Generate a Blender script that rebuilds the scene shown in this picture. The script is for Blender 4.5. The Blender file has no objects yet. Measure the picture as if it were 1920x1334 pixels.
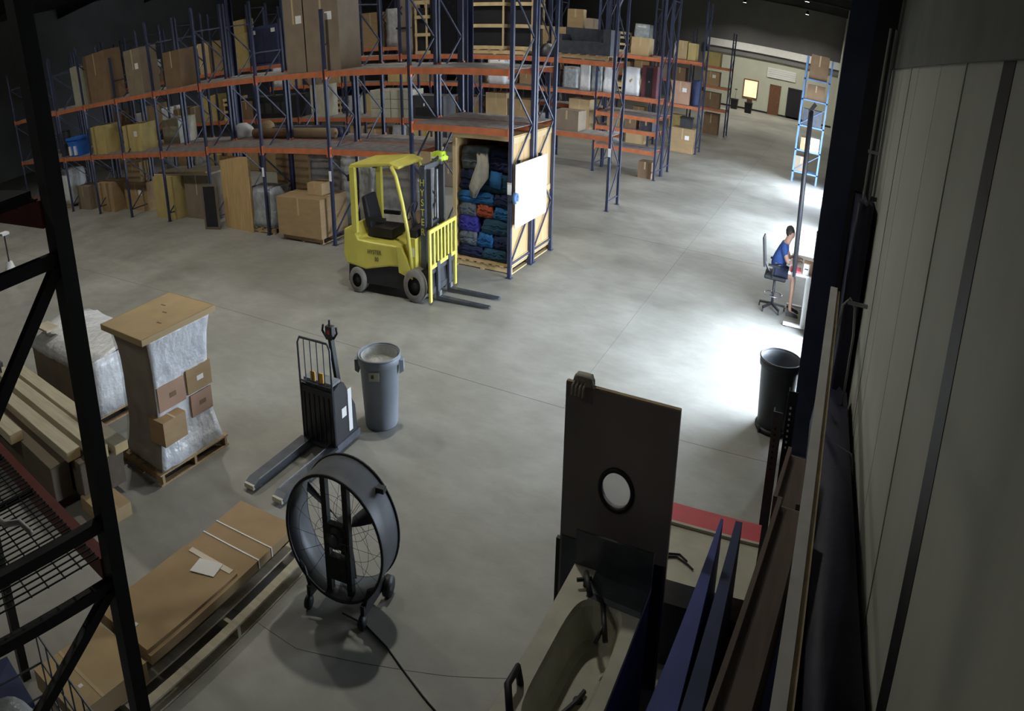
import bpy, bmesh, math, random
from mathutils import Vector, Matrix
random.seed(7)
SC = bpy.context.scene
COL = SC.collection
PI = math.pi
R = math.radians

# ------------------------------------------------------------------ camera (wide security camera, squeezed recording)
cd = bpy.data.cameras.new('camera')
cam = bpy.data.objects.new('camera', cd); COL.objects.link(cam); SC.camera = cam
cd.type = 'PANO'
pc = cd if hasattr(cd, 'panorama_type') else cd.cycles
pc.panorama_type = 'EQUIRECTANGULAR'
pc.longitude_min, pc.longitude_max = -0.7881231, 0.7881231
pc.latitude_min, pc.latitude_max = -0.4060077, 0.4060077
cd.clip_end = 400
_r, _u, _f = (0.8944077, 0.4468332, 0.0193657), (-0.1760081, 0.3118422, 0.9336892), (-0.4111643, 0.8385073, -0.3575603)
cam.matrix_world = Matrix(((_r[0], _u[0], -_f[0], 0), (_r[1], _u[1], -_f[1], 0), (_r[2], _u[2], -_f[2], 4.0), (0, 0, 0, 1)))

# ------------------------------------------------------------------ world, daylight, exposure
W = bpy.data.worlds.new('sky'); SC.world = W; W.use_nodes = True
bg = W.node_tree.nodes['Background']; bg.inputs[0].default_value = (0.74, 0.85, 1.0, 1); bg.inputs[1].default_value = 33.0
SC.view_settings.view_transform = 'Standard'
try: SC.view_settings.look = 'None'
except Exception: pass
SC.view_settings.exposure = 0.22
SC.view_settings.gamma = 1.0
SC.view_settings.use_curve_mapping = False
WALL = 0.80                       # inner face of the right-hand wall
DOCKS = [(9.3, 12.9), (19.0, 22.6), (27.0, 30.6)]   # open dock doors in that wall (y range)
DOCK_H = 3.2
LAMP_W = 108.0                    # power of one high-bay lamp
for y0, y1 in DOCKS:              # sky portals in the open doors: they emit nothing, they only guide the sky light
    ld = bpy.data.lights.new('dock_portal', 'AREA'); ld.shape = 'RECTANGLE'; ld.size = DOCK_H; ld.size_y = y1 - y0
    ld.cycles.is_portal = True if hasattr(ld, 'cycles') else False
    lo = bpy.data.objects.new('dock_portal', ld); COL.objects.link(lo)
    lo.location = (WALL + 0.3, (y0 + y1) / 2, DOCK_H / 2); lo.rotation_euler = (0, R(90), 0)

# ------------------------------------------------------------------ materials
MATS = {}
def mat(name, col, rough=0.6, metal=0.0, var=0.12, scale=6.0, bump=0.0, bscale=None, emit=None, estr=1.0, trans=0.0, alpha=1.0, spec=0.5, stretch=None):
    m = bpy.data.materials.new(name); m.use_nodes = True
    nt = m.node_tree; b = nt.nodes['Principled BSDF']
    b.inputs['Roughness'].default_value = rough; b.inputs['Metallic'].default_value = metal
    b.inputs['Specular IOR Level'].default_value = spec
    tc = nt.nodes.new('ShaderNodeTexCoord'); src = tc.outputs['Object']
    if stretch:
        mp = nt.nodes.new('ShaderNodeMapping'); mp.inputs['Scale'].default_value = stretch
        nt.links.new(src, mp.inputs[0]); src = mp.outputs[0]
    if var > 0:
        nz = nt.nodes.new('ShaderNodeTexNoise'); nz.inputs['Scale'].default_value = scale; nz.inputs['Detail'].default_value = 5
        nt.links.new(src, nz.inputs['Vector'])
        rp = nt.nodes.new('ShaderNodeValToRGB')
        rp.color_ramp.elements[0].position = 0.3; rp.color_ramp.elements[1].position = 0.7
        rp.color_ramp.elements[0].color = tuple(max(0, c * (1 - var)) for c in col) + (1,)
        rp.color_ramp.elements[1].color = tuple(min(1, c * (1 + var)) for c in col) + (1,)
        nt.links.new(nz.outputs['Fac'], rp.inputs[0]); nt.links.new(rp.outputs[0], b.inputs['Base Color'])
    else:
        b.inputs['Base Color'].default_value = tuple(col) + (1,)
    if bump:
        n2 = nt.nodes.new('ShaderNodeTexNoise'); n2.inputs['Scale'].default_value = bscale or scale * 2; n2.inputs['Detail'].default_value = 4
        nt.links.new(src, n2.inputs['Vector'])
        bp = nt.nodes.new('ShaderNodeBump'); bp.inputs['Strength'].default_value = bump; bp.inputs['Distance'].default_value = 0.03
        nt.links.new(n2.outputs['Fac'], bp.inputs['Height']); nt.links.new(bp.outputs[0], b.inputs['Normal'])
    if emit:
        b.inputs['Emission Color'].default_value = tuple(emit) + (1,); b.inputs['Emission Strength'].default_value = estr
    if trans: b.inputs['Transmission Weight'].default_value = trans
    if alpha < 1: b.inputs['Alpha'].default_value = alpha
    MATS[name] = m
    return m
mat('navy', (0.034, 0.042, 0.085), 0.40, 0.1, 0.25, 3)
mat('navy_light', (0.07, 0.10, 0.20), 0.45, 0.1, 0.2, 3)
mat('orange', (0.52, 0.155, 0.065), 0.5, 0, 0.2, 4)
mat('deck', (0.30, 0.28, 0.27), 0.6, 0.3, 0.3, 5)
mat('black', (0.012, 0.013, 0.016), 0.55, 0, 0.2, 5)
mat('black_gloss', (0.012, 0.012, 0.015), 0.25, 0, 0.2, 5)
mat('dark_grey', (0.05, 0.052, 0.058), 0.5, 0.2, 0.2, 5)
mat('steel', (0.33, 0.34, 0.36), 0.35, 0.8, 0.15, 8)
mat('steel_dark', (0.10, 0.11, 0.13), 0.4, 0.6, 0.2, 6)
mat('yellow', (0.60, 0.54, 0.10), 0.42, 0, 0.10, 3)
mat('yellow_decal', (0.10, 0.09, 0.03), 0.5, 0, 0)
mat('rubber', (0.20, 0.19, 0.17), 0.85, 0, 0.2, 8)
mat('hub', (0.03, 0.03, 0.03), 0.6, 0.2, 0.2, 8)
mat('card', (0.36, 0.245, 0.125), 0.8, 0, 0.10, 3, stretch=(1, 1, 4))
mat('card_light', (0.44, 0.32, 0.17), 0.8, 0, 0.08, 3)
mat('card_dark', (0.21, 0.135, 0.075), 0.85, 0, 0.12, 3)
mat('card_grey', (0.23, 0.18, 0.13), 0.85, 0, 0.12, 3)
mat('card_yellow', (0.46, 0.36, 0.14), 0.8, 0, 0.1, 3)
mat('card_pink', (0.42, 0.26, 0.18), 0.8, 0, 0.1, 3)
mat('tape', (0.50, 0.38, 0.22), 0.35, 0, 0.05, 3)
mat('tape_clear', (0.60, 0.50, 0.38), 0.2, 0, 0.05, 3)
mat('paper', (0.80, 0.80, 0.78), 0.7, 0, 0.03, 4)
mat('white', (0.78, 0.78, 0.77), 0.5, 0, 0.04, 4)
mat('white_board', (0.93, 0.93, 0.92), 0.3, 0, 0.0)
mat('film', (0.62, 0.64, 0.66), 0.22, 0, 0.2, 5, bump=0.9, bscale=7, alpha=0.62)
mat('film_clear', (0.55, 0.54, 0.50), 0.15, 0, 0.3, 6, bump=0.9, bscale=8, alpha=0.22)
mat('film_white', (0.72, 0.74, 0.76), 0.25, 0, 0.10, 4, bump=1.0, bscale=8)
mat('film_grey', (0.33, 0.36, 0.38), 0.25, 0, 0.25, 5, bump=1.0, bscale=7)
mat('wood', (0.40, 0.28, 0.15), 0.8, 0, 0.22, 6, stretch=(1, 6, 6))
mat('wood_light', (0.56, 0.42, 0.22), 0.75, 0, 0.15, 4, stretch=(1, 1, 0.3))
mat('wood_pale', (0.50, 0.45, 0.33), 0.75, 0, 0.15, 4, stretch=(0.4, 5, 5))
mat('wood_dark', (0.13, 0.10, 0.07), 0.8, 0, 0.15, 2, stretch=(1, 4, 4))
mat('plywood', (0.55, 0.37, 0.17), 0.7, 0, 0.15, 3, stretch=(4, 4, 0.6))
mat('grey_plastic', (0.20, 0.225, 0.26), 0.5, 0, 0.10, 4)
mat('liner', (0.42, 0.43, 0.40), 0.4, 0, 0.2, 6, bump=0.6)
mat('can_black', (0.045, 0.05, 0.055), 0.5, 0, 0.15, 4)
mat('fan_shell', (0.075, 0.085, 0.095), 0.5, 0.2, 0.18, 4)
mat('door_brown', (0.23, 0.20, 0.195), 0.38, 0.1, 0.10, 2)
mat('glass_port', (0.75, 0.75, 0.77), 0.25, 0, 0.05, 3, alpha=0.25)
mat('cream', (0.47, 0.46, 0.36), 0.5, 0, 0.14, 5)
mat('cream_dark', (0.36, 0.36, 0.28), 0.5, 0, 0.12, 5)
mat('red', (0.62, 0.07, 0.09), 0.5, 0, 0.08, 5)
mat('blue_board', (0.045, 0.065, 0.27), 0.6, 0, 0.15, 3)
mat('blue_deep', (0.030, 0.045, 0.12), 0.7, 0, 0.2, 3)
mat('blue_bright', (0.03, 0.16, 0.62), 0.4, 0, 0.1, 3)
mat('blue_steel', (0.12, 0.23, 0.47), 0.45, 0.1, 0.1, 3)
mat('blanket_navy', (0.012, 0.022, 0.07), 0.9, 0, 0.3, 6, bump=0.5)
mat('blanket_blue', (0.02, 0.13, 0.34), 0.9, 0, 0.25, 6, bump=0.5)
mat('blanket_teal', (0.02, 0.07, 0.12), 0.9, 0, 0.25, 6, bump=0.5)
mat('blanket_cream', (0.38, 0.36, 0.30), 0.9, 0, 0.15, 6, bump=0.5)
mat('blanket_grey', (0.12, 0.15, 0.18), 0.9, 0, 0.2, 6, bump=0.5)
mat('blanket_orange', (0.42, 0.09, 0.04), 0.9, 0, 0.15, 6, bump=0.5)
mat('blanket_violet', (0.05, 0.05, 0.36), 0.9, 0, 0.15, 6, bump=0.5)
mat('brown_board', (0.10, 0.065, 0.05), 0.55, 0, 0.2, 4, stretch=(4, 0.5, 4))
mat('raw_edge', (0.40, 0.31, 0.19), 0.8, 0, 0.2, 8)
mat('tarp', (0.012, 0.014, 0.035), 0.6, 0, 0.3, 3, bump=0.6, bscale=3)
mat('wall_panel', (0.42, 0.43, 0.38), 0.7, 0, 0.06, 2, stretch=(1, 1, 0.4))
mat('wall_trim', (0.14, 0.15, 0.13), 0.7, 0, 0.15, 2)
mat('wall_back_dark', (0.03, 0.03, 0.035), 0.8, 0, 0.1, 2)
mat('wall_grey', (0.20, 0.20, 0.20), 0.8, 0, 0.10, 0.6)
mat('wall_cream', (0.52, 0.53, 0.44), 0.7, 0, 0.05, 1)
mat('ceiling', (0.09, 0.09, 0.09), 0.9, 0, 0.1, 1)
mat('door_wood', (0.17, 0.075, 0.04), 0.5, 0, 0.2, 3, stretch=(6, 6, 0.6))
mat('glow_window', (0.8, 0.6, 0.4), 0.5, 0, 0, emit=(1.0, 0.62, 0.34), estr=1.1)
mat('lamp_glass', (0.9, 0.9, 0.9), 0.4, 0, 0, emit=(1.0, 0.97, 0.88), estr=12.0)
mat('skin', (0.48, 0.29, 0.21), 0.55, 0, 0.06, 8)
mat('hair', (0.025, 0.018, 0.014), 0.7, 0, 0.2, 20)
mat('shirt', (0.03, 0.08, 0.28), 0.8, 0, 0.15, 10)
mat('shorts', (0.02, 0.028, 0.06), 0.85, 0, 0.15, 10)
mat('shoe', (0.05, 0.05, 0.055), 0.7, 0, 0.2, 10)
mat('maroon', (0.10, 0.025, 0.035), 0.6, 0, 0.2, 5)
mat('hivis', (0.45, 0.62, 0.03), 0.6, 0, 0.1, 5)
mat('orange_label', (0.75, 0.42, 0.05), 0.5, 0, 0.1, 8)
mat('asphalt', (0.45, 0.45, 0.44), 0.9, 0, 0.1, 3)
mat('joint', (0.15, 0.15, 0.14), 0.9, 0, 0.1, 3)
mat('conduit', (0.22, 0.22, 0.21), 0.5, 0.3, 0.1, 4)
mat('pole_white', (0.42, 0.42, 0.40), 0.5, 0, 0.12, 4)
mat('screen', (0.01, 0.01, 0.012), 0.15, 0, 0)
mat('red_cart', (0.25, 0.045, 0.03), 0.55, 0, 0.2, 5)
# polished concrete floor
def floor_mat():
    m = bpy.data.materials.new('concrete'); m.use_nodes = True; nt = m.node_tree; b = nt.nodes['Principled BSDF']; L = nt.links.new
    tc = nt.nodes.new('ShaderNodeTexCoord')
    n1 = nt.nodes.new('ShaderNodeTexNoise'); n1.inputs['Scale'].default_value = 0.55; n1.inputs['Detail'].default_value = 6; n1.inputs['Roughness'].default_value = 0.6
    n2 = nt.nodes.new('ShaderNodeTexNoise'); n2.inputs['Scale'].default_value = 3.5; n2.inputs['Detail'].default_value = 8; n2.inputs['Roughness'].default_value = 0.65
    mp = nt.nodes.new('ShaderNodeMapping'); mp.inputs['Scale'].default_value = (0.6, 1.2, 1); mp.inputs['Rotation'].default_value = (0, 0, 0.5)
    L(tc.outputs['Object'], n1.inputs['Vector']); L(tc.outputs['Object'], mp.inputs[0]); L(mp.outputs[0], n2.inputs['Vector'])
    r1 = nt.nodes.new('ShaderNodeValToRGB'); e = r1.color_ramp.elements
    e[0].position, e[1].position = 0.30, 0.72; e[0].color = (0.215, 0.212, 0.185, 1); e[1].color = (0.350, 0.348, 0.318, 1)
    r2 = nt.nodes.new('ShaderNodeValToRGB'); e = r2.color_ramp.elements
    e[0].position, e[1].position = 0.28, 0.70; e[0].color = (0.86, 0.86, 0.86, 1); e[1].color = (1.07, 1.07, 1.07, 1)
    L(n1.outputs['Fac'], r1.inputs[0]); L(n2.outputs['Fac'], r2.inputs[0])
    mx = nt.nodes.new('ShaderNodeMix'); mx.data_type = 'RGBA'; mx.blend_type = 'MULTIPLY'; mx.inputs[0].default_value = 1
    L(r1.outputs[0], mx.inputs[6]); L(r2.outputs[0], mx.inputs[7]); L(mx.outputs[2], b.inputs['Base Color'])
    r3 = nt.nodes.new('ShaderNodeMapRange'); r3.inputs[3].default_value = 0.38; r3.inputs[4].default_value = 0.62
    L(n1.outputs['Fac'], r3.inputs[0]); L(r3.outputs[0], b.inputs['Roughness'])
    b.inputs['Specular IOR Level'].default_value = 0.35
    MATS['concrete'] = m
floor_mat()

# ------------------------------------------------------------------ mesh helpers
class MB:
    def __init__(s): s.v = []; s.f = []
    def add(s, vs, fs):
        o = len(s.v); s.v += [tuple(v) for v in vs]; s.f += [tuple(i + o for i in f) for f in fs]; return s
    def bx(s, x0, x1, y0, y1, z0, z1):
        return s.add([(x0,y0,z0),(x1,y0,z0),(x1,y1,z0),(x0,y1,z0),(x0,y0,z1),(x1,y0,z1),(x1,y1,z1),(x0,y1,z1)],
                     [(3,2,1,0),(4,5,6,7),(0,1,5,4),(1,2,6,5),(2,3,7,6),(3,0,4,7)])
    def hexa(s, b, t):                     # bottom 4 points, top 4 points (counter-clockwise from above)
        return s.add(list(b) + list(t), [(3,2,1,0),(4,5,6,7),(0,1,5,4),(1,2,6,5),(2,3,7,6),(3,0,4,7)])
    def bar(s, p, q, w, h, up=(0,0,1)):
        p, q, up = Vector(p), Vector(q), Vector(up); d = (q - p).normalized()
        if abs(d.dot(up)) > 0.99: up = Vector((1, 0, 0))
        a = d.cross(up).normalized() * w / 2; c = a.cross(d).normalized() * h / 2
        return s.add([p-a-c, p+a-c, p+a+c, p-a+c, q-a-c, q+a-c, q+a+c, q-a+c],
                     [(0,1,2,3),(7,6,5,4),(0,4,5,1),(1,5,6,2),(2,6,7,3),(3,7,4,0)])
    def cyl(s, p, q, r1, r2=None, n=12, cap=True):
        r2 = r1 if r2 is None else r2; p, q = Vector(p), Vector(q); d = (q - p).normalized()
        up = Vector((0,0,1)) if abs(d.z) < 0.9 else Vector((1,0,0))
        a = d.cross(up).normalized(); b = a.cross(d).normalized()
        vs = [p + (a*math.cos(t) + b*math.sin(t))*r1 for t in [2*PI*i/n for i in range(n)]] + [q + (a*math.cos(t) + b*math.sin(t))*r2 for t in [2*PI*i/n for i in range(n)]]
        fs = [(i, (i+1) % n, n + (i+1) % n, n + i) for i in range(n)]
        if cap: fs += [tuple(range(n))[::-1], tuple(range(n, 2*n))]
        return s.add(vs, fs)
    def tube(s, pts, r, n=8, closed=False):
        P = [Vector(p) for p in pts]; k = len(P); rings = []; prev = None
        for i in range(k):
            d = ((P[(i+1) % k] - P[i-1]) if closed else (P[min(i+1, k-1)] - P[max(i-1, 0)])).normalized()
            if prev is None:
                up = Vector((0,0,1)) if abs(d.z) < 0.9 else Vector((1,0,0)); a = d.cross(up).normalized()
            else:
                a = (prev - d*prev.dot(d)).normalized()
            prev = a; b = d.cross(a)
            rings.append([P[i] + (a*math.cos(2*PI*j/n) + b*math.sin(2*PI*j/n))*r for j in range(n)])
        vs = [v for rg in rings for v in rg]; fs = []
        for i in range(k if closed else k-1):
            o, p2 = i*n, ((i+1) % k)*n
            fs += [(o+j, o+(j+1) % n, p2+(j+1) % n, p2+j) for j in range(n)]
        if not closed: fs += [tuple(range(n))[::-1], tuple(range((k-1)*n, k*n))]
        return s.add(vs, fs)
    def lathe(s, prof, n=32, c=(0,0,0), M=None):   # (r, z) profile about z
        vs = []
        for r, z in prof:
            for j in range(n):
                p = Vector((r*math.cos(2*PI*j/n), r*math.sin(2*PI*j/n), z))
                vs.append((M @ p if M else p) + Vector(c))
        fs = [(i*n+j, i*n+(j+1) % n, (i+1)*n+(j+1) % n, (i+1)*n+j) for i in range(len(prof)-1) for j in range(n)]
        return s.add(vs, fs)
    def prism(s, poly, lo, hi, axis='y'):  # polygon in the plane across axis
        n = len(poly)
        mk = {'y': lambda a, b, t: (a, t, b), 'x': lambda a, b, t: (t, a, b), 'z': lambda a, b, t: (a, b, t)}[axis]
        vs = [mk(a, b, lo) for a, b in poly] + [mk(a, b, hi) for a, b in poly]
        fs = [tuple(range(n)), tuple(range(n, 2*n))[::-1]] + [(i, n+i, n+(i+1) % n, (i+1) % n) for i in range(n)]
        return s.add(vs, fs)
    def mesh(s, name, m=None, smooth=False, fix=True):
        me = bpy.data.meshes.new(name); me.from_pydata(s.v, [], s.f)
        if fix:
            b = bmesh.new(); b.from_mesh(me); bmesh.ops.recalc_face_normals(b, faces=b.faces); b.to_mesh(me); b.free()
        if m: me.materials.append(MATS[m])
        if smooth: me.polygons.foreach_set('use_smooth', [True]*len(me.polygons))
        me.update(); return me
    def build(s, name, m, parent=None, smooth=False, loc=(0,0,0), rot=(0,0,0), fix=True):
        return link(name, s.mesh(name, m, smooth, fix), parent, loc, rot)
def link(name, me, parent=None, loc=(0,0,0), rot=(0,0,0), sc=None):
    o = bpy.data.objects.new(name, me); COL.objects.link(o); o.location = loc; o.rotation_euler = rot
    if sc: o.scale = sc
    if parent: o.parent = parent
    return o
def tag(o, label, cat, group=None, kind=None):
    if label: o['label'] = label
    if cat: o['category'] = cat
    if group: o['group'] = group
    if kind: o['kind'] = kind
    return o
def thing(name, label, cat, loc=(0,0,0), rz=0.0, group=None):
    return tag(link(name, None, None, loc, (0,0,rz)), label, cat, group)
def struct(o): o['kind'] = 'structure'; return o
def box(name, m, x0, x1, y0, y1, z0, z1, parent=None): return MB().bx(x0,x1,y0,y1,z0,z1).build(name, m, parent)
def bevel(o, w=0.01, seg=2):
    md = o.modifiers.new('bevel', 'BEVEL'); md.width = w; md.segments = seg; md.limit_method = 'ANGLE'; return o
def text(name, s, size, m, parent, loc, rot, depth=0.002):
    cu = bpy.data.curves.new(name, 'FONT'); cu.body = s; cu.size = size; cu.extrude = depth; cu.align_x = 'CENTER'; cu.align_y = 'CENTER'
    o = bpy.data.objects.new(name, cu); COL.objects.link(o)
    dg = bpy.context.evaluated_depsgraph_get(); me = bpy.data.meshes.new_from_object(o.evaluated_get(dg))
    bpy.data.objects.remove(o); me.materials.clear(); me.materials.append(MATS[m])
    return link(name, me, parent, loc, rot)
ORD = ['first', 'second', 'third', 'fourth', 'fifth', 'sixth', 'seventh', 'eighth', 'ninth', 'tenth', 'eleventh', 'twelfth']

# ================================================================== THE SETTING
FY, BX = 71.5, -48.0
fl = struct(MB().bx(BX-1, WALL+0.3, -6, FY+0.5, -0.3, 0).build('floor', 'concrete'))
for x0, x1, y in ((-30, WALL, 8.30), (-30, WALL, 17.1), (-30, WALL, 29.0)):
    box('joint', 'joint', x0, x1, y-0.003, y+0.003, 0.0, 0.0015, fl)
for x in (-3.2,): box('joint', 'joint', x-0.003, x+0.003, 8.3, FY, 0.0, 0.0015, fl)
MB().tube([(-4.9,3.05,0),(-4.4,3.2,0),(-3.7,3.22,0),(-3.2,3.42,0),(-2.4,3.75,0),(-1.9,4.0,0)], 0.0025, 5).build('crack', 'joint', fl)
struct(box('ground', 'asphalt', WALL+0.3, 60, -6, FY, -0.35, -0.05))
struct(box('ceiling', 'ceiling', BX-1, WALL+0.3, -6, FY+0.5, 9.2, 9.4))
struct(box('wall_back', 'wall_grey', BX-1, WALL+0.3, FY, FY+0.3, 0, 9.2))
struct(box('wall_left', 'wall_grey', BX-1, BX, -6, FY, 0, 9.2))
struct(box('wall_front', 'wall_grey', BX, WALL+0.3, -6.3, -6, 0, 9.2))
n = 0
for y in range(8, 72, 8):
    n += 1
    o = MB().bx(BX, WALL, y-0.07, y+0.07, 8.55, 8.6).bx(BX, WALL, y-0.01, y+0.01, 8.6, 9.15).bx(BX, WALL, y-0.07, y+0.07, 9.15, 9.2).build('trim_%d' % n, 'ceiling'); struct(o)
# right-hand wall: solid stretches between the open dock doors
wr = struct(MB().bx(WALL+0.06, WALL+0.30, -6, DOCKS[0][0], 0, 9.2).bx(WALL+0.06, WALL+0.30, DOCKS[0][1], DOCKS[1][0], 0, 9.2)
            .bx(WALL+0.06, WALL+0.30, DOCKS[1][1], DOCKS[2][0], 0, 9.2).bx(WALL+0.06, WALL+0.30, DOCKS[2][1], FY, 0, 9.2).build('wall_right', 'wall_back_dark'))
for y0, y1 in DOCKS: box('lintel', 'wall_back_dark', WALL+0.06, WALL+0.30, y0, y1, DOCK_H, 9.2, wr)
seams = [-6.0, -2.0, 0.6, 3.02, 3.20, 5.07, 6.35, 7.75, 9.28]
for a, b in zip(seams, seams[1:]):
    if (a, b) == (3.02, 3.20): continue
    p = MB().bx(WALL, WALL+0.06, a+0.008, b-0.008, 0.15, 4.25).build('panel', 'wall_panel', wr)
box('panel_post', 'black', WALL-0.004, WALL+0.06, 2.99, 3.21, 0, 4.25, wr)
for y in (4.1, 6.9): box('panel_rib', 'wall_panel', WALL-0.008, WALL+0.01, y-0.012, y+0.012, 0.15, 4.25, wr)
box('header', 'wall_trim', WALL-0.02, WALL+0.06, -6, 9.28, 4.25, 5.4, wr)
box('upper_wall', 'wall_trim', WALL+0.02, WALL+0.06, -6, 9.28, 5.4, 9.2, wr)
for a, b in ((DOCKS[0][1], DOCKS[1][0]), (DOCKS[1][1], DOCKS[2][0]), (DOCKS[2][1], FY)): box('panel', 'wall_panel', WALL, WALL+0.06, a, b, 0, 9.2, wr)
# office wall at the far end
ow = struct(box('wall_office', 'wall_cream', -13.0, WALL, FY-0.5, FY-0.02, 0, 4.3))
box('soffit', 'wall_grey', -13.0, WALL, FY-0.7, FY-0.02, 4.3, 4.8, ow)
box('bright_strip', 'white', -13.0, WALL, FY-0.9, FY-0.7, 4.75, 5.35, ow)  # white stands in for the bright strip of light above the wall
struct(box('baseboard_office', 'black', -13.0, WALL, FY-0.53, FY-0.5, 0, 0.14))
OY = FY-0.5
d1 = struct(MB().bx(-5.95, -4.95, OY-0.06, OY-0.02, 0, 2.36).build('door_1', 'door_wood'))
box('door_frame', 'door_wood', -6.03, -5.95, OY-0.08, OY-0.001, 0, 2.44, d1); box('door_frame', 'door_wood', -4.95, -4.87, OY-0.08, OY-0.001, 0, 2.44, d1); box('door_frame', 'door_wood', -6.03, -4.87, OY-0.08, OY-0.001, 2.36, 2.44, d1)
box('handle', 'steel', -5.12, -5.02, OY-0.11, OY-0.06, 1.0, 1.06, d1)
d2 = struct(MB().bx(-4.05, -2.75, OY-0.03, OY-0.02, 0, 2.4).build('door_2', 'black'))
box('door_frame', 'dark_grey', -4.13, -4.05, OY-0.06, OY-0.001, 0, 2.48, d2); box('door_frame', 'dark_grey', -2.75, -2.67, OY-0.06, OY-0.001, 0, 2.48, d2); box('door_frame', 'dark_grey', -4.13, -2.67, OY-0.06, OY-0.001, 2.4, 2.48, d2)
w1 = struct(box('window_1', 'glow_window', -8.72, -7.36, OY-0.04, OY-0.02, 1.05, 2.40))
for a in ((-8.82,-8.72,0.95,2.5), (-7.36,-7.26,0.95,2.5), (-8.72,-7.36,2.4,2.5), (-8.72,-7.36,0.95,1.05)): box('window_frame', 'door_wood', a[0], a[1], OY-0.09, OY-0.001, a[2], a[3], w1)
ws = thing('wall_sign', 'white ribbed panel mounted above the far brown door', 'panel', (-5.0, OY-0.05, 2.98))
for k in range(5): box('slat', 'white', -1.5, 1.5, -0.05, -0.005 if k % 2 else 0.04, k*0.16, k*0.16+0.145, ws)
def far_bin(x, y, lab):
    t = thing('waste_bin', lab, 'bin', (x, y, 0), 0, 'bins by the far wall')
    MB().hexa([(-.3,-.3,0),(.3,-.3,0),(.3,.3,0),(-.3,.3,0)], [(-.36,-.36,.75),(.36,-.36,.75),(.36,.36,.75),(-.36,.36,.75)]).build('body', 'black', t)
    box('lid', 'dark_grey', -.38, .38, -.38, .38, .75, .82, t)
    return t
far_bin(-9.25, 68.5, 'black bin at the far wall left of the glowing window')
t = far_bin(-7.55, 66.5, 'black bin standing below the glowing far window')
t = thing('carton', 'small brown box sitting on bin below glowing window', 'box', (-7.5, 66.5, .82)); box('body', 'card_dark', -.25, .25, -.2, .2, 0, .3, t); box('tape', 'tape', -.03, .03, -.201, .201, .3, .302, t)
t = thing('mop_stand', 'thin mop handle standing in bin by the far wall', 'mop', (-9.2, 68.5, .82)); MB().cyl((0,0,0),(0,0,.7),.02).build('handle', 'steel', t); box('head', 'dark_grey', -.12, .12, -.03, .03, .7, .78, t)
box('shade_fin', 'wall_back_dark', 0.22, WALL+0.06, 9.16, 9.26, 0, 5.4, wr); box('shade_fin', 'wall_back_dark', 0.22, WALL+0.06, 12.94, 13.04, 0, 5.4, wr)  # fins added to shade the floor and hide the bright dock opening
# steel columns and conduits beside the near dock door
def steel_column(name, lab, x, y, w=0.30, h=9.2):
    t = thing(name, lab, 'column', (x, y, 0))
    box('flange', 'navy', -w/2, w/2, -w/2, -w/2+.025, 0, h, t); box('flange', 'navy', -w/2, w/2, w/2-.025, w/2, 0, h, t); box('web', 'navy', -.02, .02, -w/2+.025, w/2-.025, 0, h, t)
    box('base_plate', 'steel_dark', -w/2-.06, w/2+.06, -w/2-.06, w/2+.06, 0, .025, t)
    return t
steel_column('steel_column', 'dark navy steel column between the dock door and the pale panelled wall', 0.29, 8.75, 0.33)
steel_column('steel_column', 'navy building column behind the wooden crate, rising past the front rack', -9.0, 15.35, 0.30)
steel_column('steel_column', 'navy building column far left, rising behind the front rack', -18.2, 15.35, 0.30)
t = thing('conduit', 'pair of thin grey conduits running down beside the navy column', 'conduit', (0.62, 8.2, 0))
for dx in (0.0, 0.07): MB().tube([(dx,0,0.0),(dx,0,4.6)], 0.016, 8).build('pipe', 'conduit', t)
for z in (1.0, 2.2, 3.4): box('clamp', 'steel', -.03, .10, -.025, .025, z, z+.03, t)

# ================================================================== PALLET RACKS
U0, BAY, DEP = -6.26, 2.557, 1.08
CACHE = {}
def cm(key, fn):
    if key not in CACHE: CACHE[key] = fn()
    return CACHE[key]
def post_mesh(h, m='navy'):
    return cm(('post', h, m), lambda: MB().bx(-.04,.04,-.035,.035,0,h).bx(-.07,.07,-.06,.06,0,.012).mesh('post', m))
def brace_mesh(dep, dz, m='navy'):
    return cm(('brace', dep, dz, m), lambda: MB().bar((0,.035,0),(0,dep-.035,dz),.03,.03).mesh('brace', m))
def beam_mesh(L, m='orange'):
    return cm(('beam', L, m), lambda: MB().bx(-L/2,L/2,-.025,.025,-.11,-.012).bx(-L/2,L/2,-.025,.008,-.012,.0).bx(-L/2,-L/2+.02,-.045,.03,-.16,.04).bx(L/2-.02,L/2,-.045,.03,-.16,.04).mesh('beam', m))
def deck_mesh(L, dep):
    def f():
        b = MB()
        k = int(L/.05)
        for i in range(k+1):
            x = -L/2 + L*i/k; b.bx(x-.014, x+.014, .02, dep-.02, .003, .010)
        for j in range(9):
            y = .03 + (dep-.06)*j/8; b.bx(-L/2, L/2, y-.016, y+.016, -.004, .003)
        return b.mesh('wire_deck', 'deck', fix=False)
    return cm(('deck', round(L,3), round(dep,3)), f)
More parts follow.
